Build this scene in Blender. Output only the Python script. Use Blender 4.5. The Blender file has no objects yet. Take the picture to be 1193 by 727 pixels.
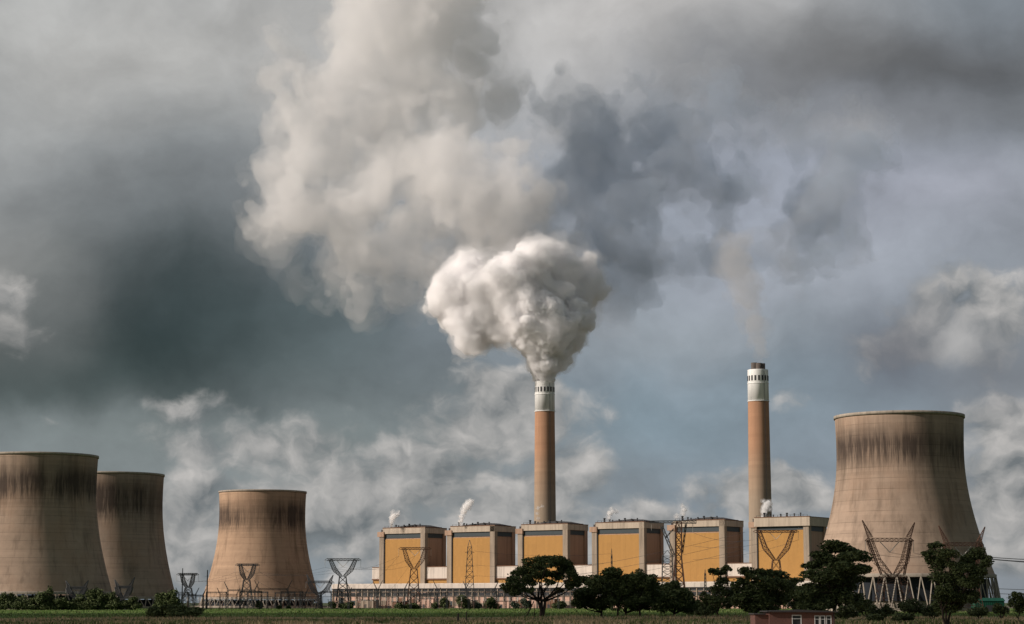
import bpy, bmesh, math, random
import numpy as np
from mathutils import Vector, Matrix

R = math.radians
PI = math.pi
scene = bpy.context.scene
COL = scene.collection

# ------------------------------------------------------------------ camera
FPX, PW, PH = 2400.0, 1193.0, 727.0
CAMZ, HORIZON = 4.5, 702.0
PITCH = math.atan((HORIZON - PH / 2) / FPX)
cam_data = bpy.data.cameras.new("camera")
cam = bpy.data.objects.new("camera", cam_data)
COL.objects.link(cam)
cam.location = (0, 0, CAMZ)
cam.rotation_euler = (PI / 2 + PITCH, 0, 0)
cam_data.sensor_width = 36
cam_data.lens = 36 * FPX / PW
cam_data.clip_start = 1
cam_data.clip_end = 60000
scene.camera = cam


def ray(px, py):
    u, v = px - PW / 2, PH / 2 - py
    return Vector((u, FPX * math.cos(PITCH) - v * math.sin(PITCH), FPX * math.sin(PITCH) + v * math.cos(PITCH)))


def at(px, py, Y):
    """World point seen at photo pixel (px, py) when it stands Y metres away."""
    d = ray(px, py)
    t = Y / d.y
    return Vector((d.x * t, Y, CAMZ + d.z * t))


def gx(px, Y):
    return at(px, HORIZON, Y).x


def ground_y(py):
    return CAMZ * FPX / (py - HORIZON)


# ------------------------------------------------------------------ render settings
scene.view_settings.view_transform = 'Standard'
scene.view_settings.look = 'None'
scene.view_settings.exposure = 0.0
scene.view_settings.gamma = 1
scene.view_settings.use_curve_mapping = False
cy = scene.cycles
cy.use_adaptive_sampling = True
cy.adaptive_threshold = 0.015
cy.use_denoising = True
cy.max_bounces = 28
cy.diffuse_bounces = 3
cy.glossy_bounces = 2
cy.volume_bounces = 28
cy.transparent_max_bounces = 96
cy.sample_clamp_indirect = 4


# ------------------------------------------------------------------ node helpers
def lin(c):
    return tuple(((v / 255) / 12.92 if v / 255 <= 0.04045 else ((v / 255 + 0.055) / 1.055) ** 2.4) for v in c)


class NT:
    def __init__(self, tree):
        self.t = tree

    def n(self, kind, **kw):
        nd = self.t.nodes.new(kind)
        for k, v in kw.items():
            setattr(nd, k, v)
        return nd

    def put(self, sock, v):
        if isinstance(v, bpy.types.NodeSocket):
            self.t.links.new(v, sock)
        else:
            sock.default_value = v

    def m(self, op, a, b=0.0, c=0.0, clamp=False):
        nd = self.n('ShaderNodeMath', operation=op, use_clamp=clamp)
        self.put(nd.inputs[0], a)
        self.put(nd.inputs[1], b)
        self.put(nd.inputs[2], c)
        return nd.outputs[0]

    def v(self, op, a, b=(0, 0, 0), c=(0, 0, 0)):
        nd = self.n('ShaderNodeVectorMath', operation=op)
        self.put(nd.inputs[0], a)
        self.put(nd.inputs[1], b)
        if op == 'MULTIPLY_ADD':
            self.put(nd.inputs[2], c)
        return nd.outputs['Value'] if op in ('DOT_PRODUCT', 'LENGTH', 'DISTANCE') else nd.outputs['Vector']

    def scale(self, a, s):
        nd = self.n('ShaderNodeVectorMath', operation='SCALE')
        self.put(nd.inputs[0], a)
        self.put(nd.inputs['Scale'], s)
        return nd.outputs[0]

    def xyz(self, x, y, z):
        nd = self.n('ShaderNodeCombineXYZ')
        for i, q in enumerate((x, y, z)):
            self.put(nd.inputs[i], q)
        return nd.outputs[0]

    def sep(self, v):
        nd = self.n('ShaderNodeSeparateXYZ')
        self.put(nd.inputs[0], v)
        return nd.outputs

    def noise(self, vec, scale, detail=4, rough=0.55, dist=0.0, col=False, dims='3D'):
        nd = self.n('ShaderNodeTexNoise', noise_dimensions=dims)
        self.put(nd.inputs['Vector'], vec)
        nd.inputs['Scale'].default_value = scale
        nd.inputs['Detail'].default_value = detail
        nd.inputs['Roughness'].default_value = rough
        nd.inputs['Distortion'].default_value = dist
        return nd.outputs['Color' if col else 'Fac']

    def mix(self, f, a, b, blend='MIX'):
        nd = self.n('ShaderNodeMix', data_type='RGBA', blend_type=blend)
        self.put(nd.inputs[0], f)
        for i, q in ((6, a), (7, b)):
            if isinstance(q, tuple) and len(q) == 3:
                q = q + (1,)
            self.put(nd.inputs[i], q)
        return nd.outputs[2]

    def step(self, v, lo, hi):
        nd = self.n('ShaderNodeMapRange', interpolation_type='SMOOTHSTEP')
        self.put(nd.inputs[0], v)
        nd.inputs[1].default_value = lo
        nd.inputs[2].default_value = hi
        return nd.outputs[0]

    def ramp(self, f, stops):
        nd = self.n('ShaderNodeValToRGB')
        cr = nd.color_ramp
        while len(cr.elements) < len(stops):
            cr.elements.new(0.5)
        for e, (p, c) in zip(cr.elements, stops):
            e.position = p
            e.color = (*c, 1) if not isinstance(c, (int, float)) else (c, c, c, 1)
        self.put(nd.inputs[0], f)
        return nd.outputs[0]


# ------------------------------------------------------------------ sun and sky
SUN_AZ, SUN_EL = 17.0, 27.0          # from the left of the view, a little on the camera's side
TO_SUN = Vector((-math.cos(R(SUN_EL)) * math.cos(R(SUN_AZ)), -math.cos(R(SUN_EL)) * math.sin(R(SUN_AZ)), math.sin(R(SUN_EL))))
sun_data = bpy.data.lights.new("sun", 'SUN')
sun_data.energy = 5.0
sun_data.angle = R(0.5)
sun_data.color = (1.0, 0.89, 0.80)
sun = bpy.data.objects.new("sun", sun_data)
COL.objects.link(sun)
sun.rotation_euler = (-TO_SUN).to_track_quat('-Z', 'Y').to_euler()

world = bpy.data.worlds.new("World")
scene.world = world
world.use_nodes = True
world.node_tree.nodes.clear()
W = NT(world.node_tree)
SKYK = 0.1                            # background strength


def build_sky():
    sky = W.n('ShaderNodeTexSky', sky_type='NISHITA', sun_disc=False)
    sky.sun_elevation = R(SUN_EL)
    sky.sun_rotation = math.atan2(TO_SUN.x, TO_SUN.y)
    sky.dust_density = 3
    d = W.n('ShaderNodeTexCoord').outputs['Generated']
    x, y, z = W.sep(d)
    az = W.m('ARCTAN2', x, y)
    el = W.m('ARCSINE', z)
    P = W.xyz(W.m('MULTIPLY', az, 24.0), W.m('MULTIPLY', el, 24.0), 0.0)      # one unit = 100 photo pixels

    def pos(px, py):
        q = ray(px, py).normalized()
        return math.atan2(q.x, q.y) * 24, math.asin(q.z) * 24

    def warp(p, scale, amp, detail, seed):
        nn = W.noise(W.v('ADD', p, (seed, seed * 0.7, 0)), scale, detail, 0.55, col=True)
        return W.v('MULTIPLY_ADD', nn, (amp, amp, 0), W.v('ADD', p, (-amp / 2, -amp / 2, 0)))
    P1 = warp(warp(P, 0.35, 1.3, 2, 3.1), 1.3, 0.55, 6, 8.7)     # soft cloud masses
    P2 = warp(warp(P, 0.8, 0.45, 3, 5.3), 2.6, 0.34, 8, 1.9)     # crisper cloud edges

    veil = tuple(v / SKYK for v in lin((134, 146, 157)))
    storm = tuple(v / SKYK for v in lin((112, 117, 121)))
    col = W.mix(0.84, sky.outputs[0], storm)                      # overcast round the rest of the horizon and overhead

    def blob(col, px, py, sx, sy, c, wgt=1.0, p=None, sharp=False):
        cx, cy_ = pos(px, py)
        k = (100 / sx, 100 / sy, 0)
        q = W.v('MULTIPLY_ADD', p or P1, k, (-cx * k[0], -cy_ * k[1], 0))
        dd = W.v('DOT_PRODUCT', q, q)
        if sharp:
            f = W.step(dd, 1.5, 0.35)
            f = W.m('MULTIPLY', f, wgt)
        else:
            f = W.m('MULTIPLY', W.m('POWER', 0.3679, dd), wgt)
        return W.mix(f, col, tuple(v / SKYK for v in lin(c)))

    col = blob(col, 640, 420, 1150, 620, (134, 146, 157), 1.0)
    # wide masses
    for b in SKY_BLOBS:
        col = blob(col, *b)
    # streaky fine structure everywhere
    n1 = W.noise(W.v('MULTIPLY', P1, (0.7, 1.1, 1)), 1.1, 8, 0.52)
    n2 = W.noise(W.v('MULTIPLY', P2, (0.8, 1.0, 1)), 2.3, 7, 0.55)
    k1 = W.m('MULTIPLY_ADD', n2, 0.3, W.m('MULTIPLY_ADD', n1, 0.7, 0.57))
    col = W.mix(1.0, col, W.xyz(k1, k1, k1), 'MULTIPLY')

    # cumulus bands: puffy noise, lit from the sun's side
    cp = W.v('MULTIPLY', P2, (1, 1.25, 1))
    na = W.noise(cp, 1.15, 8, 0.5)
    nb = W.noise(W.v('ADD', cp, (-0.16, 0.2, 0)), 1.15, 5, 0.5)
    lit = W.m('MULTIPLY_ADD', W.m('SUBTRACT', na, nb), 2.7, 0.43, clamp=True)
    reg = 0.0
    for (px, py, sx, sy, a) in CUMULUS:
        cx, cy_ = pos(px, py)
        k = (100 / sx, 100 / sy, 0)
        q = W.v('MULTIPLY_ADD', P1, k, (-cx * k[0], -cy_ * k[1], 0))
        g = W.m('MULTIPLY', W.m('POWER', 0.3679, W.v('DOT_PRODUCT', q, q)), a)
        reg = g if isinstance(reg, float) else W.m('MAXIMUM', reg, g)
    dens = W.m('ADD', na, W.m('MULTIPLY_ADD', reg, 0.66, -0.55))
    mask = W.step(dens, 0.30, 0.56)
    ccol = W.mix(lit, tuple(v / SKYK for v in lin((108, 114, 117))), tuple(v / SKYK for v in lin((204, 200, 196))))
    col = W.mix(W.m('MULTIPLY', mask, 0.9), col, ccol)
    # the two grey scuds over the right tower and the bright break between them
    for b in SCUD:
        col = blob(col, *(list(b[:6]) + [P2] + list(b[7:])))
    bg = W.n('ShaderNodeBackground')
    bg.inputs[1].default_value = SKYK
    W.put(bg.inputs[0], col)
    out = W.n('ShaderNodeOutputWorld')
    world.node_tree.links.new(bg.outputs[0], out.inputs[0])


SKY_BLOBS = [
    # px, py, sx, sy, colour seen there
    (-300, 250, 500, 500, (120, 125, 127), 0.9),
    (150, 50, 450, 200, (176, 176, 174), 1.0),
    (480, 60, 280, 200, (172, 171, 169), 0.85),
    (740, 10, 270, 120, (186, 184, 182), 1.0),
    (250, 215, 230, 110, (116, 121, 124), 0.85),
    (190, 330, 260, 85, (76, 83, 85), 0.85),
    (120, 405, 420, 70, (44, 58, 59), 0.95),
    (300, 385, 190, 80, (44, 57, 58), 0.85),
    (180, 420, 240, 45, (36, 49, 50), 0.7),
    (60, 455, 280, 42, (52, 66, 66), 0.9),
    (0, 440, 170, 50, (50, 64, 64), 0.8),
    (400, 580, 360, 110, (128, 133, 134), 0.85),
    (1190, 560, 100, 150, (146, 148, 151), 0.75),
    (400, 400, 130, 90, (82, 95, 97), 0.7),
    (480, 470, 140, 60, (112, 120, 121), 0.7),
    (-10, 325, 75, 75, (146, 146, 144), 0.9),
    (45, 345, 60, 60, (112, 116, 116), 0.6),
    (250, 505, 300, 30, (118, 127, 127), 0.8),
    (120, 540, 300, 60, (124, 132, 132), 0.7),
    (700, 300, 250, 140, (134, 142, 151), 0.7),
    (900, 200, 280, 120, (152, 158, 171), 0.8),
    (1100, 240, 170, 70, (158, 161, 173), 0.9),
    (960, 330, 220, 70, (158, 163, 172), 0.75),
    (800, 390, 240, 40, (150, 157, 163), 0.6),
    (780, 480, 150, 60, (122, 139, 149), 0.8),
    (950, 450, 140, 60, (128, 142, 152), 0.7),
    (1100, 78, 260, 62, (80, 82, 85), 1.0),
    (960, 60, 120, 60, (112, 112, 112), 0.6),
    (1240, 120, 160, 60, (90, 93, 97), 0.7),
    (1000, 150, 170, 30, (134, 136, 140), 0.6),
    (1400, 300, 220, 400, (130, 134, 138), 0.8),
]
CUMULUS = [
    # px, py, sx, sy, strength
    (585, 485, 130, 85, 1.15), (600, 600, 170, 80, 1.1), (470, 560, 190, 95, 1.0), (400, 620, 190, 70, 1.05), (300, 520, 200, 70, 0.95), (320, 600, 180, 80, 1.0),
    (215, 620, 120, 100, 1.05), (860, 568, 85, 50, 1.1), (935, 580, 70, 60, 1.0), (720, 612, 100, 42, 1.05), (1190, 580, 95, 100, 1.2),
    (1175, 495, 110, 70, 1.05), (660, 570, 75, 90, 1.0), (680, 655, 700, 45, 0.95), (0, 335, 85, 100, 0.8), (1170, 660, 80, 50, 0.9), (1055, 400, 105, 66, 1.0), (1150, 380, 80, 95, 1.05),
    (250, 475, 220, 40, 0.65), (950, 470, 70, 40, 0.55), (1000, 560, 70, 60, 0.7), (60, 500, 160, 30, 0.55),
]
SCUD = [
    (1040, 405, 80, 55, (98, 102, 111), 0.75),
    (1165, 432, 75, 38, (108, 112, 119), 0.6),
    (1118, 396, 26, 20, (192, 191, 190), 0.6),
    (5, 390, 80, 45, (84, 90, 91), 0.5),
]
build_sky()

# ------------------------------------------------------------------ object helpers
def tag(o, label=None, cat=None, group=None, kind=None):
    for k, v in (('label', label), ('category', cat), ('group', group), ('kind', kind)):
        if v:
            o[k] = v
    return o


def empty(name, loc, rz=0.0):
    o = bpy.data.objects.new(name, None)
    COL.objects.link(o)
    o.location = loc
    o.rotation_euler = (0, 0, rz)
    o.empty_display_size = 1
    return o


class MB:
    """Collects vertices and faces; build() links them as one mesh object."""

    def __init__(self):
        self.v, self.f = [], []

    def quad(self, *pts):
        i = len(self.v)
        self.v += [tuple(p) for p in pts]
        self.f.append(tuple(range(i, i + len(pts))))

    def box(self, x0, x1, y0, y1, z0, z1):
        i = len(self.v)
        self.v += [(x0, y0, z0), (x1, y0, z0), (x1, y1, z0), (x0, y1, z0), (x0, y0, z1), (x1, y0, z1), (x1, y1, z1), (x0, y1, z1)]
        self.f += [tuple(i + k for k in q) for q in ((0, 3, 2, 1), (4, 5, 6, 7), (0, 1, 5, 4), (1, 2, 6, 5), (2, 3, 7, 6), (3, 0, 4, 7))]

    def bar(self, a, b, r0, r1=None, n=4, cap=True):
        a, b = Vector(a), Vector(b)
        r1 = r0 if r1 is None else r1
        d = (b - a)
        if d.length < 1e-6:
            return
        d.normalize()
        u = d.cross(Vector((0, 0, 1)) if abs(d.z) < 0.95 else Vector((1, 0, 0))).normalized()
        w = d.cross(u)
        i = len(self.v)
        for p, r in ((a, r0), (b, r1)):
            for k in range(n):
                t = 2 * PI * (k + 0.5) / n
                self.v.append(tuple(p + u * (math.cos(t) * r) + w * (math.sin(t) * r)))
        for k in range(n):
            self.f.append((i + k, i + (k + 1) % n, i + n + (k + 1) % n, i + n + k))
        if cap:
            self.f.append(tuple(i + k for k in reversed(range(n))))
            self.f.append(tuple(i + n + k for k in range(n)))

    def tube(self, pts, radii, n=6):
        """A tapered bent limb."""
        pts = [Vector(p) for p in pts]
        rings = []
        for j, p in enumerate(pts):
            d = (pts[min(j + 1, len(pts) - 1)] - pts[max(j - 1, 0)]).normalized()
            u = d.cross(Vector((0.3, 1, 0.1))).normalized()
            w = d.cross(u)
            i = len(self.v)
            for k in range(n):
                t = 2 * PI * k / n
                self.v.append(tuple(p + u * (math.cos(t) * radii[j]) + w * (math.sin(t) * radii[j])))
            rings.append(i)
        for a, b in zip(rings, rings[1:]):
            for k in range(n):
                self.f.append((a + k, a + (k + 1) % n, b + (k + 1) % n, b + k))
        self.f.append(tuple(rings[0] + k for k in reversed(range(n))))
        self.f.append(tuple(rings[-1] + k for k in range(n)))

    def lathe(self, prof, n=96, a0=0.0, a1=2 * PI):
        full = abs(a1 - a0 - 2 * PI) < 1e-6
        m = n if full else n + 1
        i = len(self.v)
        for (r, z) in prof:
            for k in range(m):
                t = a0 + (a1 - a0) * k / n
                self.v.append((r * math.cos(t), r * math.sin(t), z))
        for j in range(len(prof) - 1):
            for k in range(n):
                k2 = (k + 1) % m
                self.f.append((i + j * m + k, i + j * m + k2, i + (j + 1) * m + k2, i + (j + 1) * m + k))

    def mesh(self, name, mat, smooth=False):
        me = bpy.data.meshes.new(name)
        me.from_pydata(self.v, [], self.f)
        me.materials.append(mat)
        if smooth:
            me.polygons.foreach_set('use_smooth', [True] * len(me.polygons))
        me.update()
        return me

    def build(self, name, mat, parent=None, smooth=False, loc=(0, 0, 0)):
        return link(name, self.mesh(name, mat, smooth), parent, loc)


def link(name, me, parent=None, loc=(0, 0, 0)):
    o = bpy.data.objects.new(name, me)
    COL.objects.link(o)
    o.parent = parent
    o.location = loc
    return o


def kids(o):
    return [c for c in COL.objects if c.parent == o]


def copy_tree(o, parent=None, table=None):
    c = o.copy()
    COL.objects.link(c)
    c.parent = parent
    for ch in (table or kids)(o):
        copy_tree(ch, c, table)
    return c


def np_mesh(name, verts, faces, mat, smooth=False):
    """A mesh from numpy arrays; faces is (n, 3) or (n, 4)."""
    me = bpy.data.meshes.new(name)
    k = faces.shape[1]
    me.vertices.add(len(verts))
    me.vertices.foreach_set('co', verts.astype(np.float32).ravel())
    me.loops.add(faces.size)
    me.loops.foreach_set('vertex_index', faces.astype(np.int32).ravel())
    me.polygons.add(len(faces))
    me.polygons.foreach_set('loop_start', np.arange(0, faces.size, k, dtype=np.int32))
    if smooth:
        me.polygons.foreach_set('use_smooth', np.ones(len(faces), dtype=bool))
    me.materials.append(mat)
    me.update(calc_edges=True)
    me.validate()
    return me


# ------------------------------------------------------------------ materials
def material(name, fn, rough=0.85, spec=0.2, vary=True):
    """fn(nodes, object coordinates) returns the base colour socket or a tuple."""
    m = bpy.data.materials.new(name)
    m.use_nodes = True
    nt = m.node_tree
    b = nt.nodes['Principled BSDF']
    N = NT(nt)
    rnd = N.n('ShaderNodeObjectInfo').outputs['Random']
    co = N.n('ShaderNodeTexCoord').outputs['Object']
    if vary:
        co = N.v('ADD', co, N.xyz(N.m('MULTIPLY', rnd, 137.0), N.m('MULTIPLY', rnd, 71.0), 0.0))
    c = fn(N, co)
    if isinstance(c, tuple):
        c = c + (1,)
    N.put(b.inputs['Base Color'], c)
    b.inputs['Roughness'].default_value = rough
    b.inputs['Specular IOR Level'].default_value = spec
    return m


def mottled(base, amount=0.25, scale=0.15, streak=None):
    """Weathered paint or concrete: large blotches, fine grain and optional rain streaks."""
    def fn(N, co):
        a = N.noise(co, scale, 6, 0.6)
        g = N.noise(co, scale * 14, 3, 0.6)
        k = N.m('MULTIPLY_ADD', a, amount * 2, 1 - amount)
        k = N.m('MULTIPLY', k, N.m('MULTIPLY_ADD', g, amount, 1 - amount / 2))
        if streak:
            s = N.noise(N.v('MULTIPLY', co, (1, 1, 0.06)), streak, 5, 0.6)
            k = N.m('MULTIPLY', k, N.m('MULTIPLY_ADD', N.step(s, 0.42, 0.75), -0.35, 1.05))
        return N.mix(1.0, base, N.xyz(k, k, k), 'MULTIPLY')
    return fn


M = {}
M['steel'] = material('galvanised_steel', mottled((0.04, 0.042, 0.045), 0.2, 0.5), 0.55, 0.4)
M['rust_steel'] = material('weathered_steel', mottled((0.095, 0.05, 0.035), 0.3, 0.4), 0.8)
M['wire'] = material('cable', lambda N, co: (0.03, 0.032, 0.035), 0.6)
M['insulator'] = material('porcelain', lambda N, co: (0.45, 0.42, 0.38), 0.3, 0.5)


def sheeting(base, amount):
    f0 = mottled(base, 0.12, 0.035)

    def fn(N, co):
        x, y, z = N.sep(co)
        q = N.xyz(N.m('MULTIPLY', N.m('FLOOR', N.m('DIVIDE', N.m('ADD', x, y), 2.3)), 0.71), N.m('MULTIPLY', N.m('FLOOR', N.m('DIVIDE', z, 9.0)), 0.53), 0.0)
        k = N.m('MULTIPLY_ADD', N.noise(q, 1.0, 2), amount, 1 - amount / 2)
        run = N.step(N.noise(N.v('MULTIPLY', co, (1, 1, 0.03)), 0.45, 5, 0.65), 0.6, 0.8)
        k = N.m('MULTIPLY', k, N.m('MULTIPLY_ADD', run, -0.22, 1.0))
        return N.mix(1.0, f0(N, co), N.xyz(k, k, k), 'MULTIPLY')
    return fn


M['yellow'] = material('yellow_cladding', sheeting((0.355, 0.188, 0.052), 0.3), 0.6)
M['brown'] = material('brown_cladding', mottled((0.34, 0.225, 0.157), 0.12, 0.06, 0.3), 0.7)
M['concrete'] = material('pale_concrete', mottled((0.27, 0.22, 0.17), 0.2, 0.1, 0.5), 0.9)
M['parapet'] = material('parapet_sheet', mottled((0.39, 0.325, 0.255), 0.2, 0.12, 0.45), 0.8)
M['white'] = material('off_white_sheet', mottled((0.52, 0.46, 0.40), 0.1, 0.08, 0.4), 0.7)
M['louvre'] = material('louvre_dark', mottled((0.028, 0.04, 0.045), 0.2, 0.3), 0.5, 0.3)
M['dark'] = material('dark_metal', mottled((0.035, 0.035, 0.038), 0.2, 0.3), 0.6)
M['glass'] = material('window_glass', mottled((0.03, 0.032, 0.036), 0.3, 0.25), 0.3, 0.5)
M['hall'] = material('brick_infill', mottled((0.47, 0.31, 0.24), 0.28, 0.12, 0.5), 0.9)
M['rust'] = material('rusty_trim', mottled((0.15, 0.085, 0.055), 0.3, 0.3), 0.9)
M['white_paint'] = material('white_paint', mottled((0.74, 0.74, 0.72), 0.06, 0.05, 0.25), 0.6)
M['flue'] = material('sooty_flue', mottled((0.09, 0.075, 0.065), 0.3, 0.2), 0.7)
M['bark'] = material('bark', mottled((0.045, 0.034, 0.026), 0.35, 0.8), 0.95)
M['wood'] = material('fence_wood', mottled((0.06, 0.05, 0.042), 0.3, 0.8), 0.9)
M['green'] = material('green_sheet', mottled((0.008, 0.06, 0.038), 0.2, 0.15, 0.6), 0.6)
M['fill'] = material('tower_packing_shade', mottled((0.02, 0.024, 0.03), 0.35, 0.2), 0.9)  # near-black colour stands in for the shade inside the towers
M['curtain'] = material('pale_curtain', mottled((0.4, 0.36, 0.25), 0.2, 0.8), 0.9)
M['roof'] = material('felt_roof', mottled((0.055, 0.05, 0.05), 0.3, 0.4), 0.9)
M['basin'] = material('basin_concrete', mottled((0.29, 0.25, 0.205), 0.25, 0.2, 0.6), 0.9)


def shell_mat(name, z0, z1, band_lo, band_hi, seed, base=(0.29, 0.216, 0.164)):
    """Cast tower shell: lift joints, rain streaks and a soot band running down from below the rim."""
    def fn(N, co):
        x, y, z = N.sep(co)
        off = N.v('ADD', co, (seed * 31.0, seed * 17.0, 0))
        blot = N.noise(off, 0.022, 6, 0.6)
        fine = N.noise(off, 0.35, 4, 0.6)
        streak = N.noise(N.v('MULTIPLY', off, (1, 1, 0.045)), 0.16, 7, 0.62)
        thin = N.noise(N.v('MULTIPLY', off, (1, 1, 0.06)), 0.95, 4, 0.65)
        k = N.m('MULTIPLY_ADD', blot, 0.8, 0.59)
        k = N.m('MULTIPLY', k, N.m('MULTIPLY_ADD', fine, 0.22, 0.89))
        k = N.m('MULTIPLY', k, N.m('MULTIPLY_ADD', N.step(streak, 0.46, 0.74), -0.46, 1.08))
        # lift joints: each lift of the formwork has its own tone, and a few joints show darker
        lift = N.m('FLOOR', N.m('DIVIDE', z, 1.9))
        tone = N.noise(N.xyz(N.m('MULTIPLY', x, 0.012), N.m('MULTIPLY', y, 0.012), N.m('MULTIPLY', lift, 0.83)), 1.0, 2, 0.5)
        k = N.m('MULTIPLY', k, N.m('MULTIPLY_ADD', tone, 0.42, 0.79))
        fr = N.m('FRACT', N.m('DIVIDE', z, 5.7))
        joint = N.m('LESS_THAN', fr, 0.07)
        k = N.m('MULTIPLY', k, N.m('MULTIPLY_ADD', N.m('MULTIPLY', joint, N.step(N.noise(off, 0.05, 3), 0.35, 0.6)), -0.26, 1.0))
        col = N.mix(1.0, base, N.xyz(k, k, k), 'MULTIPLY')
        warm = N.step(N.noise(off, 0.035, 4), 0.45, 0.7)
        col = N.mix(N.m('MULTIPLY', warm, 0.35), col, (0.31, 0.195, 0.13))
        # soot band
        t = N.m('DIVIDE', N.m('SUBTRACT', z, z0), z1 - z0)
        ragged = N.m('MULTIPLY_ADD', N.m('SUBTRACT', thin, 0.5), 0.19, t)
        up = N.step(ragged, band_lo - 0.10, band_lo + 0.09)
        dn = N.step(ragged, band_hi + 0.08, band_hi - 0.10)
        patch = N.step(N.noise(N.v('MULTIPLY', off, (1, 1, 0.4)), 0.03, 4), 0.33, 0.58)
        strands = N.step(N.m('MULTIPLY_ADD', N.m('SUBTRACT', thin, 0.5), 1.1, streak), 0.28, 0.62)
        s = N.m('MULTIPLY', N.m('MULTIPLY', up, dn), N.m('MULTIPLY_ADD', patch, 0.6, 0.5))
        s = N.m('MULTIPLY', s, N.m('MULTIPLY_ADD', strands, 0.55, 0.6), clamp=True)
        return N.mix(N.m('MULTIPLY', s, 0.9), col, (0.045, 0.034, 0.029))
    return material(name, fn, 0.92, 0.1, False)


def chimney_mat(name, h, seed):
    def fn(N, co):
        x, y, z = N.sep(co)
        off = N.v('ADD', co, (seed, 0, 0))
        t = N.m('DIVIDE', z, h)
        blot = N.noise(off, 0.05, 6, 0.6)
        tw = N.m('MULTIPLY_ADD', N.m('SUBTRACT', blot, 0.5), 0.12, t)
        col = N.ramp(tw, [(0.0, (0.27, 0.22, 0.165)), (0.5, (0.285, 0.225, 0.165)), (0.68, (0.315, 0.212, 0.142)), (0.80, (0.345, 0.198, 0.122)), (1.0, (0.355, 0.20, 0.122))])
        lift = N.m('FLOOR', N.m('DIVIDE', z, 3.0))
        tone = N.noise(N.xyz(0.0, 0.0, N.m('MULTIPLY', lift, 0.77)), 1.0, 1)
        k = N.m('MULTIPLY_ADD', tone, 0.34, 0.83)
        k = N.m('MULTIPLY', k, N.m('MULTIPLY_ADD', N.noise(N.v('MULTIPLY', off, (1, 1, 0.05)), 0.5, 5, 0.6), 0.4, 0.8))
        return N.mix(1.0, col, N.xyz(k, k, k), 'MULTIPLY')
    return material(name, fn, 0.9, 0.15, False)


def brick_mat():
    m = bpy.data.materials.new('red_brick')
    m.use_nodes = True
    N = NT(m.node_tree)
    b = m.node_tree.nodes['Principled BSDF']
    co = N.n('ShaderNodeTexCoord').outputs['Object']
    x, y, z = N.sep(co)
    br = N.n('ShaderNodeTexBrick')
    N.put(br.inputs['Vector'], N.xyz(N.m('ADD', x, y), z, 0.0))
    br.inputs['Color1'].default_value = (0.165, 0.052, 0.038, 1)
    br.inputs['Color2'].default_value = (0.10, 0.033, 0.026, 1)
    br.inputs['Mortar'].default_value = (0.15, 0.11, 0.09, 1)
    br.inputs['Scale'].default_value = 1
    br.inputs['Brick Width'].default_value = 0.24
    br.inputs['Row Height'].default_value = 0.085
    br.inputs['Mortar Size'].default_value = 0.012
    k = N.m('MULTIPLY_ADD', N.noise(co, 1.2, 6, 0.65), 0.8, 0.6)
    N.put(b.inputs['Base Color'], N.mix(1.0, br.outputs[0], N.xyz(k, k, k), 'MULTIPLY'))
    b.inputs['Roughness'].default_value = 0.9
    return m


M['brick'] = brick_mat()


def leaf_mat(name, c0, c1):
    m = bpy.data.materials.new(name)
    m.use_nodes = True
    nt = m.node_tree
    N = NT(nt)
    b = nt.nodes['Principled BSDF']
    co = N.n('ShaderNodeTexCoord').outputs['Object']
    geo = N.n('ShaderNodeNewGeometry')
    f = N.m('MULTIPLY_ADD', geo.outputs['Random Per Island'], 0.6, N.m('MULTIPLY', N.noise(co, 0.25, 3), 0.4), clamp=True)
    N.put(b.inputs['Base Color'], N.mix(f, c0, c1))
    b.inputs['Roughness'].default_value = 0.7
    b.inputs['Specular IOR Level'].default_value = 0.15
    return m


M['leaf_dark'] = leaf_mat('dark_needles', (0.038, 0.055, 0.022), (0.11, 0.135, 0.05))
M['leaf_green'] = leaf_mat('green_leaves', (0.045, 0.062, 0.026), (0.10, 0.12, 0.05))
M['leaf_blue'] = leaf_mat('grey_green_leaves', (0.04, 0.055, 0.04), (0.08, 0.1, 0.065))
M['grass'] = leaf_mat('dry_grass', (0.27, 0.20, 0.11), (0.50, 0.39, 0.24))
M['grass_green'] = leaf_mat('green_grass', (0.07, 0.105, 0.03), (0.14, 0.16, 0.06))


def ground_fn(N, co):
    x, y, z = N.sep(co)
    n = N.noise(co, 0.012, 6, 0.6)
    f = N.noise(co, 0.25, 6, 0.65)
    patch = N.noise(N.v('MULTIPLY', co, (1, 0.5, 1)), 0.03, 5, 0.6)
    green = N.mix(f, (0.042, 0.088, 0.016), (0.10, 0.15, 0.034))
    dry = N.mix(f, (0.30, 0.225, 0.13), (0.48, 0.37, 0.23))
    dry = N.mix(N.m('MULTIPLY', N.step(patch, 0.45, 0.60), 0.85), dry, (0.10, 0.12, 0.038))
    ymix = N.m('MULTIPLY_ADD', N.m('SUBTRACT', n, 0.5), 70.0, y)
    c = N.mix(N.step(ymix, 590, 640), dry, green)
    yard = N.mix(f, (0.10, 0.09, 0.07), (0.2, 0.17, 0.13))
    far = N.step(N.m('MULTIPLY_ADD', N.m('SUBTRACT', n, 0.5), 60.0, y), 1640, 1690)
    c = N.mix(far, c, yard)
    beyond = N.step(y, 2300, 2700)
    return N.mix(beyond, c, (0.07, 0.085, 0.045))


M['ground'] = material('field', ground_fn, 1.0, 0.05, False)

# ------------------------------------------------------------------ the ground: one gently rolling sheet to the horizon
def hgt(x, y):
    """Height of the field: flat under the plant, faint swells in front."""
    k = max(0.0, min(1.0, (1000 - y) / 300))
    return k * (0.35 * math.sin(x * 0.013 + 1.0) + 0.25 * math.sin(y * 0.021 + x * 0.004)) * 0.6


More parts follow.
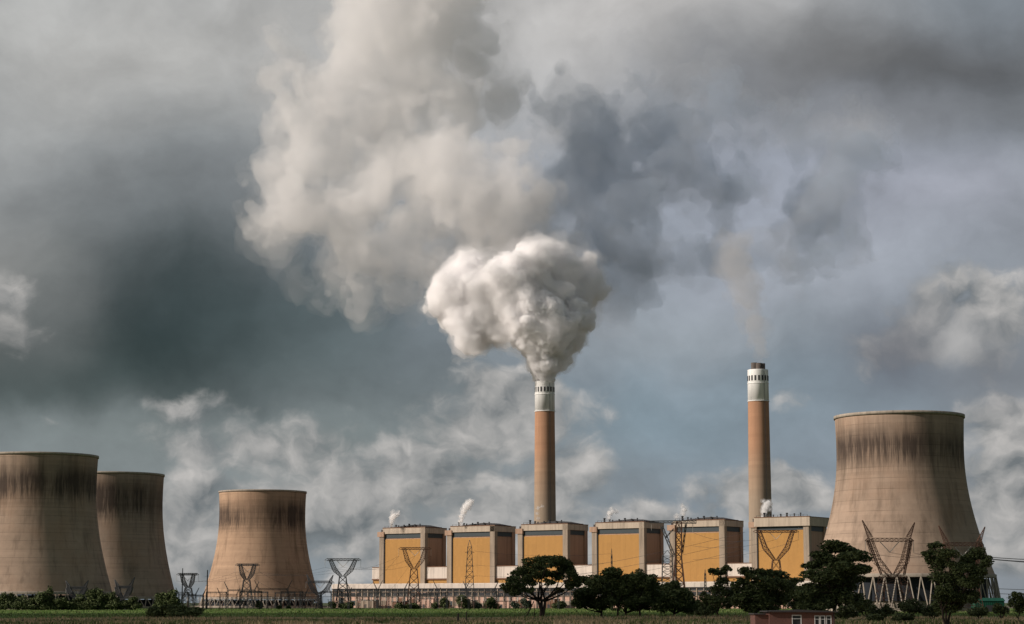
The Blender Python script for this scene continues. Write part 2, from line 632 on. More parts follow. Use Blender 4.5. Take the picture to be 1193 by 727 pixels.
def make_ground():
    xs = np.unique(np.concatenate([np.linspace(-9000, -700, 14), np.linspace(-700, 700, 141), np.linspace(700, 9000, 14)]))
    ys = np.unique(np.concatenate([np.linspace(-2500, 100, 10), np.linspace(100, 1000, 91), np.linspace(1000, 3000, 41), np.linspace(3000, 24000, 20)]))
    vs = np.array([(x, y, hgt(x, y)) for y in ys for x in xs])
    nx, ny = len(xs), len(ys)
    i = (np.arange(ny - 1)[:, None] * nx + np.arange(nx - 1)[None, :]).ravel()
    fs = np.stack([i, i + 1, i + nx + 1, i + nx], 1)
    o = link('ground', np_mesh('ground', vs, fs, M['ground'], True))
    tag(o, 'wide flat field of green pasture edged with dry tan grass', 'ground', kind='structure')


make_ground()

# ------------------------------------------------------------------ cooling towers
def cooling_tower(label, cpx, Y, top_py, z0, rt, zt, b_lo, b_hi, seed, band, base=(0.29, 0.216, 0.164), ncol=50, col_flare=1.06, screen='fill'):
    X = gx(cpx, Y)
    H = at(cpx, top_py, Y - rt).z - 0.9
    root = empty('cooling_tower', (X, Y, 0))
    tag(root, label, 'cooling tower', 'concrete cooling towers of the power station')

    def rad(z):
        b = b_lo if z < zt else b_hi
        return rt * math.sqrt(1 + ((z - zt) / b) ** 2)
    zs = [z0 + (H - z0) * i / 48 for i in range(49)]
    outer = [(rad(z), z) for z in zs]
    inner = [(rad(z) - 0.9, z) for z in reversed(zs)]
    s = MB()
    s.lathe(outer + inner + [outer[0]], 128)
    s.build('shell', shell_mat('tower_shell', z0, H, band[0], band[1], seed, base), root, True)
    rim = MB()
    rr = rad(H)
    rim.lathe([(rr - 1.0, H + 0.02), (rr - 1.0, H + 0.9), (rr + 0.55, H + 0.9), (rr + 0.55, H - 0.7), (rr + 0.02, H - 0.7)], 128)
    rim.build('rim_walkway', M['basin'], root, True)
    lin_ = MB()
    rb = rad(z0)
    lin_.lathe([(rb + 0.35, z0 - 0.6), (rb + 0.5, z0 + 0.9), (rb + 0.02, z0 + 1.2)], 128)
    lin_.build('ring_beam', M['basin'], root, True)
    base_r = rb * col_flare
    m = MB()
    m.lathe([(base_r + 3.5, -0.5), (base_r + 3.5, 1.6), (base_r + 2.9, 1.6), (base_r + 2.9, -0.5)], 96)
    m.build('basin_wall', M['basin'], root)
    f = MB()
    f.lathe([(0.01, z0 - 1.2), (rb - 4.0, z0 - 1.2), (rb - 4.0, 5.2), (0.01, 5.2)], 72)
    f.build('packing_shade', M['fill'], root)  # packing coloured near-black so the inside reads as shaded
    w = MB()
    w.lathe([(rb - 5.0, 5.2), (rb - 5.0, 0.2)], 72)
    w.build('water_shade_screen', M[screen], root)  # dark material paints the shade under the shell; pale one is water
    # raking columns: V pairs between the basin and the ring beam
    cm = MB()
    dt = PI / ncol
    cm.bar((base_r, 0, 0.4), (rb * math.cos(dt), rb * math.sin(dt), z0 + 0.2), 0.4, 0.34, 6)
    mp = cm.mesh('column', M['basin'])
    cn = MB()
    cn.bar((base_r, 0, 0.4), (rb * math.cos(dt), -rb * math.sin(dt), z0 + 0.2), 0.4, 0.34, 6)
    mn = cn.mesh('column', M['basin'])
    for k in range(ncol):
        for me in (mp, mn):
            o = link('column', me, root)
            o.rotation_euler = (0, 0, 2 * PI * k / ncol)
    return root


cooling_tower('largest cooling tower, stained under its rim, standing alone right of the boiler houses', 1053, 1100, 478, 18.0, 33.5, 83, 63.6, 110, 1.0, (0.71, 0.91), screen='basin')
cooling_tower('cooling tower cut off by the left edge, in front of its darker neighbour', 40, 1439, 526, 10.7, 40.0, 84, 84, 120, 2.3, (0.70, 0.91))
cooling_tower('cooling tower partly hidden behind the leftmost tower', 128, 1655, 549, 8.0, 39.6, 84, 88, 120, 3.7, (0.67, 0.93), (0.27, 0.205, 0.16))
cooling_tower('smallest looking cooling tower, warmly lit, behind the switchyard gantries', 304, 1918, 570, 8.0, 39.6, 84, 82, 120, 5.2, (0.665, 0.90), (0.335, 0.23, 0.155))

# ------------------------------------------------------------------ boiler houses and turbine hall (one row, local x along it)
Y1, Y6 = 1863.0, 1654.0
A = Vector((gx(442, Y1), Y1, 0))
B = Vector((gx(877, Y6), Y6, 0))
ROW = math.atan2(B.y - A.y, B.x - A.x)
PITCH_ROW = (B - A).length / 5
ux = (B - A).normalized()
uy = Vector((-ux.y, ux.x, 0))
BW, BD, BH = 50.5, 32.0, 70.5


def row_pt(x, y, z=0.0):
    p = A + ux * x + uy * y
    return Vector((p.x, p.y, z))


def boiler_house(top=BH, deep=False):
    root = empty('boiler_house', (0, 0, 0), ROW)
    w = MB()
    w.box(1.2, BW - 1.2, 1.2, BD - 1.2, 0, top - 9)
    w.build('wall', M['brown'], root)
    p = MB()
    p.box(4.9, BW - 4.9, 0.5, 1.1, 6, top - 10)
    p.build('front_panel', M['yellow'], root)
    g = MB()                                       # sheeting joints standing proud of the yellow front
    for i in range(1, 3):
        x = 4.9 + (BW - 9.8) * i / 3
        g.box(x - 0.05, x + 0.05, 0.46, 0.5, 6, top - 10)
    g.build('panel_seam', M['yellow'], root)
    par_lo = top - (7.0 if deep else 5.0)
    lv = MB()
    lv.box(4.2, BW - 0.4, 0.75, 1.15, par_lo - 4.0, par_lo)
    lv.box(BW - 1.15, BW - 0.75, 1.15, BD - 2, par_lo - 4.0, par_lo)
    lv.box(0.75, 1.15, 1.2, BD - 2, par_lo - 4.0, par_lo)
    lv.build('louvre_band', M['louvre'], root)
    over = 1.6 if deep else 0.3
    pr = MB()
    pr.box(3.6 if not deep else 3.0, BW + over - 0.2, -0.2 - over, 0.5 - over + 0.4, par_lo, top)
    pr.box(BW - 0.6 + over, BW + over, 0.3 - over + 0.42, BD + over, par_lo, top - 0.25)
    pr.box(-over, 0.6 - over, 4.0, BD + over, par_lo, top - 0.25)
    pr.box(0.6 - over, BW - 0.62 + over, BD - 0.6 + over, BD + over, par_lo, top - 0.25)
    pr.build('parapet', M['parapet'], root)
    tr = MB()                                      # rusty coping
    tr.box(3.4, BW + over + 0.1, -0.45 - over, 0.85 - over, top, top + 0.6)
    tr.box(BW - 0.7 + over, BW + over + 0.15, 0.85 - over, BD + over + 0.1, top - 0.23, top + 0.3)
    tr.build('coping', M['rust'], root)
    for (cx, cy_, hh) in ((0, 0, top - 3.2), (BW - 4.6, 0, top - 0.3 if not deep else par_lo - 0.02), (BW - 2.6, BD - 4.2, par_lo - 0.02), (0, BD - 4.2, par_lo - 0.02)):
        c = MB()
        wdt = 4.6 if cy_ == 0 else 2.6
        c.box(cx - 0.25, cx + wdt, cy_ - 0.5, cy_ + 4.0, 0, hh)
        c.build('corner_column', M['concrete'] if cy_ == 0 else M['brown'], root)
    cp = MB()
    cp.box(-2.0, 5.2, -1.4, 4.4, top - 7.6, top - 3.15)
    cp.build('corner_capital', M['brown'], root)
    dp = MB()
    dp.box(4.62, 5.3, -0.3, 0.45, 0, top - 9)
    dp.build('downpipe', M['dark'], root)
    r = MB()
    r.box(0.62, BW - 0.62, 0.9, BD - 0.62, top - 5.5, top - 1.2)
    r.build('roof', M['roof'], root)
    if not deep:
        pent = MB()                                # low plant room riding along the roof
        pent.box(20, BW - 2, 6, BD - 4, top - 1.2, top + 0.9)
        i = len(pent.v)
        pent.v += [(6, 5, top + 0.6), (BW - 3, 5, top + 0.9), (BW - 3, BD - 5, top + 0.9), (6, BD - 5, top + 0.6), (30, 5, top + 2.6), (BW - 14, 5, top + 2.9), (BW - 14, BD - 5, top + 2.9), (30, BD - 5, top + 2.6)]
        pent.f += [tuple(i + k for k in q) for q in ((4, 5, 6, 7), (0, 1, 5, 4), (1, 2, 6, 5), (2, 3, 7, 6), (3, 0, 4, 7))]
        pent.build('plant_room', M['roof'], root)
    rng = random.Random(4)
    for (vx, vy, r_, h_) in ((9, 5, 0.8, 3.6), (13.5, 6, 0.6, 2.6), (17, 5, 0.5, 2.0), (24, 4, 0.5, 2.4), (29, 5, 0.7, 3.2), (36, 4, 0.5, 2.5), (41, 5, 0.45, 3.0)):
        v = MB()
        v.lathe([(r_, top - 1.2), (r_, top + h_), (r_ * 1.5, top + h_ + 0.05), (r_ * 1.5, top + h_ + 0.5), (0.01, top + h_ + 0.7)], 10)
        v.build('roof_vent', M['dark'], root, loc=(vx, vy, 0))
    rl = MB()
    for i in range(13):
        x = 5 + (BW - 6) * i / 12
        rl.box(x - 0.12, x + 0.12, 0.9 - over, 1.15 - over, top + 0.55, top + 1.9)
    rl.box(5, BW - 1, 0.92 - over, 1.12 - over, top + 1.9, top + 2.05)
    rl.build('roof_railing', M['steel'], root)
    return root


BLABEL = [
    'yellow fronted boiler house at the left end of the row',
    'yellow fronted boiler house behind the narrow lattice mast',
    'yellow fronted boiler house below the smoking chimney, behind the lone spreading tree',
    'yellow fronted boiler house right of the smoking chimney, crossed by slanting cables',
    'yellow fronted boiler house whose left corner stands behind the tall lattice terminal tower',
    'yellow boiler house with deep overhanging parapet in front of the second chimney',
]
BROOTS = []
proto = boiler_house()
for i in range(6):
    o = proto if i == 0 else (copy_tree(proto) if i < 5 else boiler_house(BH + 0.8, True))
    o.location = row_pt(PITCH_ROW * i, 0)
    tag(o, BLABEL[i], 'boiler house', 'yellow boiler houses in a row')
    BROOTS.append(o)

# link buildings between the boiler houses
for i in range(-1, 6):
    x0 = PITCH_ROW * i + BW + 0.3
    x1 = PITCH_ROW * (i + 1) - 0.6
    if i == -1:
        x0 = x1 - 9
    if i == 5:
        x1 = x0 + 30
    root = empty('link_building', row_pt(x0, 0), ROW)
    L = x1 - x0
    a = MB(); a.box(0, L, 1.5, 22, 25.5, 35.5); a.build('upper_wall', M['white'], root)
    a = MB(); a.box(0.3, L - 0.3, 2.2, 21, 0, 25.5); a.build('lower_wall', M['yellow'], root)
    a = MB(); a.box(-0.0, L, 1.2, 22.3, 35.52, 36.1); a.build('roof', M['rust'], root)
    a = MB(); a.box(0.0, L, 1.0, 1.45, 24.4, 25.45); a.build('ledge', M['rust'], root)
    nm = ['left of the first boiler house', 'between the first and second boiler houses', 'between the second and third boiler houses',
          'between the third and fourth boiler houses', 'between the fourth and fifth boiler houses', 'between the fifth and sixth boiler houses', 'right of the last boiler house'][i + 1]
    tag(root, 'low white link building ' + nm, 'building', 'white link buildings between boiler houses')

# turbine hall
HX0, HX1, HD, HZ = -20.0, PITCH_ROW * 5 + BW + 60, 42.0, 21.0
hall = empty('turbine_hall', row_pt(HX0, -HD), ROW)
tag(hall, 'long low turbine hall with white roof edge and two strips of windows', 'turbine hall')
L = HX1 - HX0
a = MB(); a.box(0.4, L - 0.4, 0.4, HD - 0.6, 0, 16.2); a.build('wall', M['hall'], hall)
a = MB()
a.box(-0.6, L + 0.6, -0.6, 0.35, 16.6, 20.2)
a.box(-0.6, 0.35, 0.36, HD - 0.7, 16.6, 20.2)
a.build('roof_edge', M['white'], hall)
a = MB(); a.box(0.36, L - 0.36, 0.36, HD - 0.7, 16.25, 20.8); a.build('roof', M['white'], hall)
a = MB(); a.box(-0.6, 0.36, 2, HD - 1, 0, 16.5); a.build('end_wall', M['hall'], hall)
a = MB(); a.box(-0.2, L, -0.7, 0.35, 16.0, 16.55); a.build('gutter', M['dark'], hall)
npil = int(L / 6.4)
for k in range(npil):
    x = 0.4 + (L - 0.8) * k / (npil - 1)
    if k < 99:
        a = MB(); a.box(x - 0.42, x + 0.42, -0.35, 0.38, 0, 15.95); a.build('pilaster', M['concrete'], hall)
rng = random.Random(8)
for z0, z1, nm in ((13.9, 15.7, 'u'), (10.0, 13.0, 'l')):
    a = MB()
    a.box(0.5, L - 0.5, 0.22, 0.39, z0, z1)
    a.build('window_band', M['glass'], hall)
    b = MB()
    c_ = MB()
    for k in range(npil - 1):
        x0 = 0.4 + (L - 0.8) * k / (npil - 1)
        for q in (1, 2, 3):
            xx = x0 + 6.4 * q / 4
            c_.box(xx - 0.06, xx + 0.06, 0.12, 0.21, z0, z1)
    b.box(0.5, L - 0.5, 0.0, 0.21, z0 - 0.35, z0)
    b.build('window_sill', M['concrete'], hall)
    c_.build('glazing_bars', M['steel'], hall)['kind'] = 'stuff'
for k in range(0, npil - 1):
    x = 0.4 + (L - 0.8) * k / (npil - 1)
    if rng.random() < 0.55:
        a = MB(); a.box(x + 1.0, x + 5.4, 0.1, 0.39, 1.0 + rng.random() * 2, 4 + rng.random() * 4.5)
        a.build(rng.choice(['louvre_panel', 'roller_door', 'wall_panel']), rng.choice([M['concrete'], M['rust'], M['white'], M['louvre'], M['concrete']]), hall)

# a line of low yard buildings and transformers in front of the hall
for k, (x, w_, h_, m_) in enumerate(((24, 14, 6.5, 'concrete'), (58, 10, 5, 'rust'), (86, 16, 7.5, 'hall'), (130, 12, 6, 'concrete'), (165, 18, 5.5, 'hall'), (214, 10, 7, 'rust'), (244, 15, 6, 'concrete'))):
    root = empty('yard_building', row_pt(x, -HD - 16), ROW)
    a = MB(); a.box(0, w_, 0, 8, 0, h_); a.build('wall', M[m_], root)
    a = MB(); a.box(-0.4, w_ + 0.4, -0.4, 8.4, h_ + 0.003, h_ + 0.5); a.build('roof', M['roof'], root)
    a = MB(); a.box(w_ * 0.3, w_ * 0.3 + 2.4, -0.12, -0.003, 0, 3); a.build('door', M['dark'], root)
    tag(root, ['pale concrete yard hut at the left end of the turbine hall', 'narrow rusty yard hut below the first boiler house', 'tall brick yard hut below the first boiler house',
               'pale concrete yard hut below the second boiler house', 'wide brick yard hut left of the lone spreading tree', 'rusty yard hut behind the lone spreading tree',
               'pale concrete yard hut behind the gap right of the lone tree'][k], 'hut', 'yard buildings before the turbine hall')

# ------------------------------------------------------------------ chimneys
def chimney(label, px, Y, top_py, seed):
    X = gx(px, Y)
    top = at(px, top_py, Y).z
    H = top - 6.5
    rt_, rb_ = 8.9, 10.6
    root = empty('chimney', (X, Y, 0))
    tag(root, label, 'chimney', 'tall power station chimneys')
    zw = H * 0.868

    def rz(z):
        return rb_ + (rt_ - rb_) * z / H
    a = MB(); a.lathe([(rz(zw * i / 20), zw * i / 20) for i in range(21)], 48); a.build('shaft', chimney_mat('chimney_shaft', H * 0.87, seed), root, True)
    a = MB(); a.lathe([(rz(zw), zw), (rz(zw) + 0.12, zw + 0.01), (rz(H) + 0.12, H), (rz(H) + 0.12, H + 0.4), (rt_ - 1.2, H + 0.4), (rt_ - 1.2, H - 3), (0.01, H - 3)], 48)
    a.build('white_band', M['white_paint'], root, True)
    a = MB(); a.box(rt_ - 0.1, rt_ + 0.35, -0.75, 0.75, H - 9.5, H - 5.0)
    sm = a.mesh('opening', M['dark'])
    for k in range(18):
        o = link('opening', sm, root); o.rotation_euler = (0, 0, 2 * PI * (k + 0.4) / 18)
    for (fx, fy, hh) in ((-3.4, -2.2, top), (3.5, -1.8, top - 0.6), (0.2, 3.6, top - 0.2), (0.3, -3.9, top - 0.5)):
        f = MB(); f.lathe([(2.75, H - 3), (2.75, hh), (2.35, hh), (2.35, H - 2)], 24); f.build('flue', M['flue'], root, True, (fx, fy, 0))
    a = MB()
    for z in (H - 12.0, zw - 0.4):
        a.lathe([(rz(z) + 0.1, z), (rz(z) + 0.55, z + 0.1), (rz(z) + 0.55, z + 0.55), (rz(z) + 0.1, z + 0.6)], 48)
    a.build('gallery', M['white_paint'], root)
    a = MB()
    for s_ in (-0.35, 0.35):
        a.bar((s_, -rb_ - 0.35, 4), (s_, -rt_ - 0.45, H - 1), 0.09)
    a.build('ladder', M['steel'], root).rotation_euler = (0, 0, R(28))
    return root, top


CH1, CH1_TOP = chimney('tall chimney with dense white smoke billowing from its flues', 635.2, 1890, 437, 3.0)
CH2, CH2_TOP = chimney('tall chimney giving off only a thin grey wisp, behind the last boiler house', 887.5, 1795, 423, 41.0)

# ------------------------------------------------------------------ smoke and steam: fractal billows, meshed from a distance field and filled with real scattering volume
def smoke_mat(name, density, color, aniso=0.25):
    m = bpy.data.materials.new(name)
    m.use_nodes = True
    nt = m.node_tree
    nt.nodes.clear()
    out = nt.nodes.new('ShaderNodeOutputMaterial')
    v = nt.nodes.new('ShaderNodeVolumePrincipled')
    v.inputs['Density'].default_value = density
    v.inputs['Density Attribute'].default_value = ""
    v.inputs['Color'].default_value = (*color, 1)
    v.inputs['Anisotropy'].default_value = aniso
    nt.links.new(v.outputs[0], out.inputs['Volume'])
    return m


def gnoise(pts, seed):
    """Smooth gradient-free value noise at (n, 3) points, range -1..1."""
    i = np.floor(pts).astype(np.int64)
    f = pts - i
    f = f * f * f * (f * (f * 6 - 15) + 10)

    def h(a, b, c):
        n = (a * 374761393 + b * 668265263 + c * 2147483647 + seed * 1274126177) & 0xFFFFFFFF
        n = ((n ^ (n >> 13)) * 1274126177) & 0xFFFFFFFF
        n = ((n ^ (n >> 16)) * 2246822519) & 0xFFFFFFFF
        return ((n ^ (n >> 15)) & 0xFFFFFF).astype(np.float32) / 8388607.5 - 1
    x, y, z = i[:, 0], i[:, 1], i[:, 2]
    r = 0
    for dx in (0, 1):
        for dy in (0, 1):
            for dz in (0, 1):
                w = (f[:, 0] if dx else 1 - f[:, 0]) * (f[:, 1] if dy else 1 - f[:, 1]) * (f[:, 2] if dz else 1 - f[:, 2])
                r = r + w * h(x + dx, y + dy, z + dz)
    return r


def fbm(pts, seed, octaves=4, gain=0.5):
    s, a, t = 0, 1.0, 0
    for o in range(octaves):
        s = s + a * gnoise(pts * (2.03 ** o) + o * 17.3, seed + o)
        t += a
        a *= gain
    return s / t


def billows(rng, seeds, levels, n, ratio, sink=0.75, up=0.15):
    """Cauliflower: every ball carries smaller balls on its skin."""
    out = [(np.array(c, float), r) for c, r in seeds]
    cur = out[:]
    for lv in range(levels):
        nxt = []
        for c, r in cur:
            for _ in range(n):
                d = rng.normal(size=3)
                d /= np.linalg.norm(d) + 1e-9
                d[2] += up
                rr = r * ratio * rng.uniform(0.65, 1.25)
                nxt.append((c + d * (r * sink + rr * 0.25), rr))
        out += nxt
        cur = nxt
    return out


def surface_nets(F, org, h):
    """Smooth quad surface of F = 0 (inside negative)."""
    ins = F < 0
    nx, ny, nz = F.shape
    c = np.zeros((nx - 1, ny - 1, nz - 1), np.uint8)
    offs = [(a, b, d) for a in (0, 1) for b in (0, 1) for d in (0, 1)]
    for (a, b, d) in offs:
        c += ins[a:nx - 1 + a, b:ny - 1 + b, d:nz - 1 + d]
    act = (c > 0) & (c < 8)
    idx = np.full(act.shape, -1, np.int64)
    cells = np.argwhere(act)
    idx[act] = np.arange(len(cells))
    acc = np.zeros((len(cells), 3))
    cnt = np.zeros(len(cells))
    val = {o: F[cells[:, 0] + o[0], cells[:, 1] + o[1], cells[:, 2] + o[2]] for o in offs}
    for o in offs:
        for ax in range(3):
            if o[ax] == 0:
                q = list(o); q[ax] = 1; q = tuple(q)
                a, b = val[o], val[q]
                m = (a < 0) != (b < 0)
                t = np.where(m, a / np.where(m, a - b, 1), 0)
                p = np.array(o, float)[None, :].repeat(len(cells), 0)
                p[:, ax] += t
                acc[m] += p[m]
                cnt[m] += 1
    verts = (cells + acc / np.maximum(cnt, 1)[:, None]) * h + org
    faces = []
    for ax in range(3):
        sl0 = [slice(None)] * 3; sl1 = [slice(None)] * 3
        sl0[ax] = slice(0, -1); sl1[ax] = slice(1, None)
        a, b = ins[tuple(sl0)], ins[tuple(sl1)]
        e = np.argwhere(a != b)
        u, w = (ax + 1) % 3, (ax + 2) % 3
        e = e[(e[:, u] > 0) & (e[:, w] > 0) & (e[:, u] < F.shape[u] - 1) & (e[:, w] < F.shape[w] - 1)]
        first_in = a[e[:, 0], e[:, 1], e[:, 2]]
        q = []
        for (du, dw) in ((-1, -1), (0, -1), (0, 0), (-1, 0)):
            k = e.copy()
            k[:, u] += du
            k[:, w] += dw
            q.append(idx[k[:, 0], k[:, 1], k[:, 2]])
        q = np.stack(q, 1)
        q[~first_in] = q[~first_in][:, ::-1]
        faces.append(q)
    faces = np.concatenate(faces)
    return verts, faces[(faces >= 0).all(1)]


def billow(pts, seed, octaves=3, gain=0.5):
    """Rounded bumps parted by sharp creases."""
    s, a, t = 0, 1.0, 0
    for o in range(octaves):
        s = s + a * (0.3 - np.abs(gnoise(pts * (2.1 ** o) + o * 13.7, seed + o)))
        t += a
        a *= gain
    return s / t


def smoke(root, spheres, h, layers, pad=6.0, swirl=()):
    """Union of balls, roughened by noise at several sizes. Each layer (name, offset, material, [(size, bump, ragged, seed)]) is a shell
    of the same body with its own roughness, so the smoke thins out unevenly towards its skin."""
    C_ = np.array([s[0] for s in spheres]); Rr = np.array([s[1] for s in spheres])
    lo = (C_ - Rr[:, None]).min(0) - pad
    hi = (C_ + Rr[:, None]).max(0) + pad
    n = np.ceil((hi - lo) / h).astype(int) + 1
    F = np.full(n, pad, np.float32)
    for c, r in zip(C_, Rr):
        a = np.maximum(((c - r - pad - lo) / h).astype(int), 0)
        b = np.minimum(((c + r + pad - lo) / h).astype(int) + 2, n)
        g = [lo[k] + h * np.arange(a[k], b[k]) - c[k] for k in range(3)]
        d = np.sqrt(g[0][:, None, None] ** 2 + g[1][None, :, None] ** 2 + g[2][None, None, :] ** 2) - r
        v = F[a[0]:b[0], a[1]:b[1], a[2]:b[2]]
        np.minimum(v, d, out=v)
    if swirl:                                   # stir the balls so that no round outline survives
        nz = np.argwhere(F < pad * 0.999)
        nz = np.concatenate([nz])
        Q = nz * h + lo
        D = np.zeros_like(Q)
        for size, amp, seed in swirl:
            D += amp * np.stack([fbm(Q / size + 31.7 * k, seed + 11 * k, 2) for k in range(3)], 1)
        U_ = np.clip((Q + D - lo) / h, 0, np.array(n) - 1.001)
        i0 = U_.astype(int)
        fr = U_ - i0
        acc = 0
        for a in (0, 1):
            for b in (0, 1):
                for c in (0, 1):
                    w = (fr[:, 0] if a else 1 - fr[:, 0]) * (fr[:, 1] if b else 1 - fr[:, 1]) * (fr[:, 2] if c else 1 - fr[:, 2])
                    acc = acc + w * F[i0[:, 0] + a, i0[:, 1] + b, i0[:, 2] + c]
        F[nz[:, 0], nz[:, 1], nz[:, 2]] = acc
    near = np.abs(F) < pad * 0.999
    P = np.argwhere(near) * h + lo
    base = np.array(root.location)
    for nm, off, mat, disp in layers:
        G = F.copy()
        add = np.zeros(len(P), np.float32)
        for (size, bump, rag, seed) in disp:
            W_ = np.stack([gnoise(P / size / 1.4 + 9.1 * k, seed + 50 + k) for k in range(3)], 1) * 0.45
            if bump:
                add += bump * billow(P / size + W_, seed, 2)
            if rag:
                add += rag * fbm(P / size + W_, seed + 7, 3)
        G[near] += add
        G -= off
        G[[0, -1]] = pad; G[:, [0, -1]] = pad; G[:, :, [0, -1]] = pad
        v, f = surface_nets(G, lo - base, h)
        if len(f):
            link(nm, np_mesh(nm, v, f, mat, True), root)


def ball(px, py, rpx, Y, dy=0.0):
    p = at(px, py, Y + dy)
    return ((p.x, p.y, p.z), rpx * Y / FPX)


SM = {
    'core': smoke_mat('dense_smoke', 0.27, (0.980, 0.977, 0.979), 0.2),
    'neck': smoke_mat('neck_smoke', 0.5, (0.984, 0.981, 0.982), 0.1),
    'skin': smoke_mat('smoke_skin', 0.045, (0.985, 0.982, 0.983)),
    'old': smoke_mat('old_smoke', 0.020, (0.975, 0.971, 0.972)),
    'old_thin': smoke_mat('thin_old_smoke', 0.007, (0.97, 0.965, 0.96)),
    'fringe': smoke_mat('smoke_fringe', 0.011, (0.975, 0.97, 0.965)),
    'old_edge': smoke_mat('fading_old_smoke', 0.003, (0.96, 0.955, 0.955)),
    'grey': smoke_mat('shade_grey_smoke', 0.0145, (0.60, 0.685, 0.79)),  # blue-grey albedo carries part of the shade on this smoke
    'grey_thin': smoke_mat('thin_shade_grey_smoke', 0.0042, (0.75, 0.78, 0.83)),
    'steam': smoke_mat('steam', 0.55, (0.99, 0.985, 0.98)),
    'steam_skin': smoke_mat('steam_skin', 0.14, (0.99, 0.985, 0.98)),
    'wisp': smoke_mat('smoke_wisp', 0.0135, (0.80, 0.80, 0.81)),
}
nrng = np.random.default_rng(11)

# fresh white smoke above the first chimney
YS = 1890
root = empty('smoke_plume', at(635, 437, YS))
tag(root, 'fresh dense white smoke billowing in a mushroom from the left chimney', 'smoke', 'smoke from the chimneys')
neck = [ball(634 + nrng.normal() * 1.5, 438 - 3.2 * i, 10.0 + 1.5 * i, YS, nrng.normal() * 3) for i in range(8)]
neck += [ball(*b) for b in ((624, 410, 12, YS, -8), (648, 410, 15, YS, 0), (616, 400, 13, YS, -12), (656, 401, 16, YS, 6), (636, 402, 18, YS, -10), (664, 392, 16, YS, 10), (610, 390, 14, YS, -10), (632, 386, 22, YS, -14), (652, 380, 20, YS, -8), (614, 378, 17, YS, -20), (670, 372, 19, YS, 4), (640, 366, 22, YS, -14))]
tight = billows(nrng, neck, 2, 9, 0.40)
fresh = [ball(*b) for b in (
    (636, 408, 19, YS), (624, 396, 18, YS, -8), (648, 394, 23, YS, 6), (634, 378, 27, YS), (662, 370, 28, YS, 14), (612, 372, 24, YS, -14),
    (600, 350, 30, YS, -6), (634, 345, 36, YS, 8), (668, 342, 30, YS, 22), (578, 358, 27, YS, 6), (556, 372, 27, YS, 0), (541, 384, 20, YS, -8),
    (560, 342, 28, YS, 4), (536, 352, 26, YS, 10), (525, 330, 15, YS, -6), (546, 318, 22, YS, 14), (590, 322, 26, YS, -10), (622, 315, 27, YS, 0),
    (652, 318, 26, YS, 14), (676, 330, 22, YS, 20), (622, 298, 13, YS, 4), (684, 312, 14, YS, 24), (578, 386, 20, YS, -6), (598, 380, 20, YS, -10), (560, 388, 16, YS, 4), (690, 338, 16, YS, 20), (520, 345, 20, YS, 0))]
big = billows(nrng, fresh, 2, 9, 0.42)
smoke(root, neck + tight, 0.9, [
    ('neck', 0.0, SM['neck'], [(9, 5.0, 0.8, 13), (4.6, 4.2, 0.3, 15), (2.4, 2.2, 0, 16)])], pad=9.0)
smoke(root, neck[4:] + fresh + big, 1.1, [
    ('fringe', 5.0, SM['fringe'], [(30, 5.0, 12, 8), (13, 3.0, 5, 9), (6, 2, 2, 10)]),
    ('veil', 2.5, SM['skin'], [(18, 6.0, 5.0, 3), (7, 3.4, 1.6, 5), (3.4, 1.6, 0.4, 6)]),
    ('core', -1.0, SM['core'], [(16, 7.0, 2.0, 17), (7, 4.8, 0.8, 18), (3.4, 2.8, 0.2, 19)])], pad=20.0, swirl=((30, 8, 321), (12, 4.5, 325)))

# older smoke drifting up and over
YO = 2010
root = empty('drifting_smoke', at(430, 330, YO))
tag(root, 'large soft bank of older white smoke drifting up and left above the chimneys', 'smoke', 'smoke from the chimneys')
old = [ball(*b) for b in (
    (560, 290, 40, YO, 10), (545, 262, 42, YO, 10), (520, 285, 30, YO, -10), (500, 250, 45, YO, 10), (470, 285, 40, YO, 0), (440, 300, 36, YO, 10), (410, 300, 34, YO, -10), (390, 325, 25, YO),
    (400, 265, 40, YO), (365, 250, 38, YO, 10), (335, 262, 30, YO, 0), (305, 250, 22, YO, 0), (292, 245, 15, YO, 5), (330, 225, 33, YO, -8), (318, 195, 28, YO), (300, 190, 18, YO, 10), (350, 190, 38, YO, 0),
    (345, 150, 32, YO, 10), (325, 120, 24, YO, 0), (320, 85, 22, YO, 5), (325, 55, 20, YO, 12), (390, 170, 40, YO, 12), (400, 120, 40, YO, 0), (410, 75, 38, YO, 10), (430, 30, 42, YO, 0), (440, -20, 50, YO, 10),
    (440, 150, 45, YO, 12), (440, 210, 48, YO, 0), (480, 190, 46, YO, 12), (520, 200, 44, YO, -65), (540, 175, 32, YO, -65), (480, 110, 46, YO, 20), (470, 50, 48, YO, 10), (500, 0, 60, YO, 20), (560, 235, 42, YO, -65), (590, 240, 36, YO, -65), (575, 205, 28, YO, -65), (610, 262, 30, YO, 0),
    (520, 130, 36, YO, 30), (540, 300, 28, YO, 20), (575, 288, 30, YO, 30), (618, 278, 28, YO, 30), (545, 60, 38, YO, 40), (582, 112, 32, YO, 40), (530, 160, 36, YO, -50), (556, 298, 26, YO, 10), (590, 285, 24, YO, 20), (650, 290, 22, YO, 20), (600, 175, 26, YO, -30), (500, 305, 22, YO, -10), (470, 325, 20, YO), (430, 335, 22, YO), (620, 225, 28, YO, -40))]
obig = billows(nrng, old, 2, 7, 0.45)
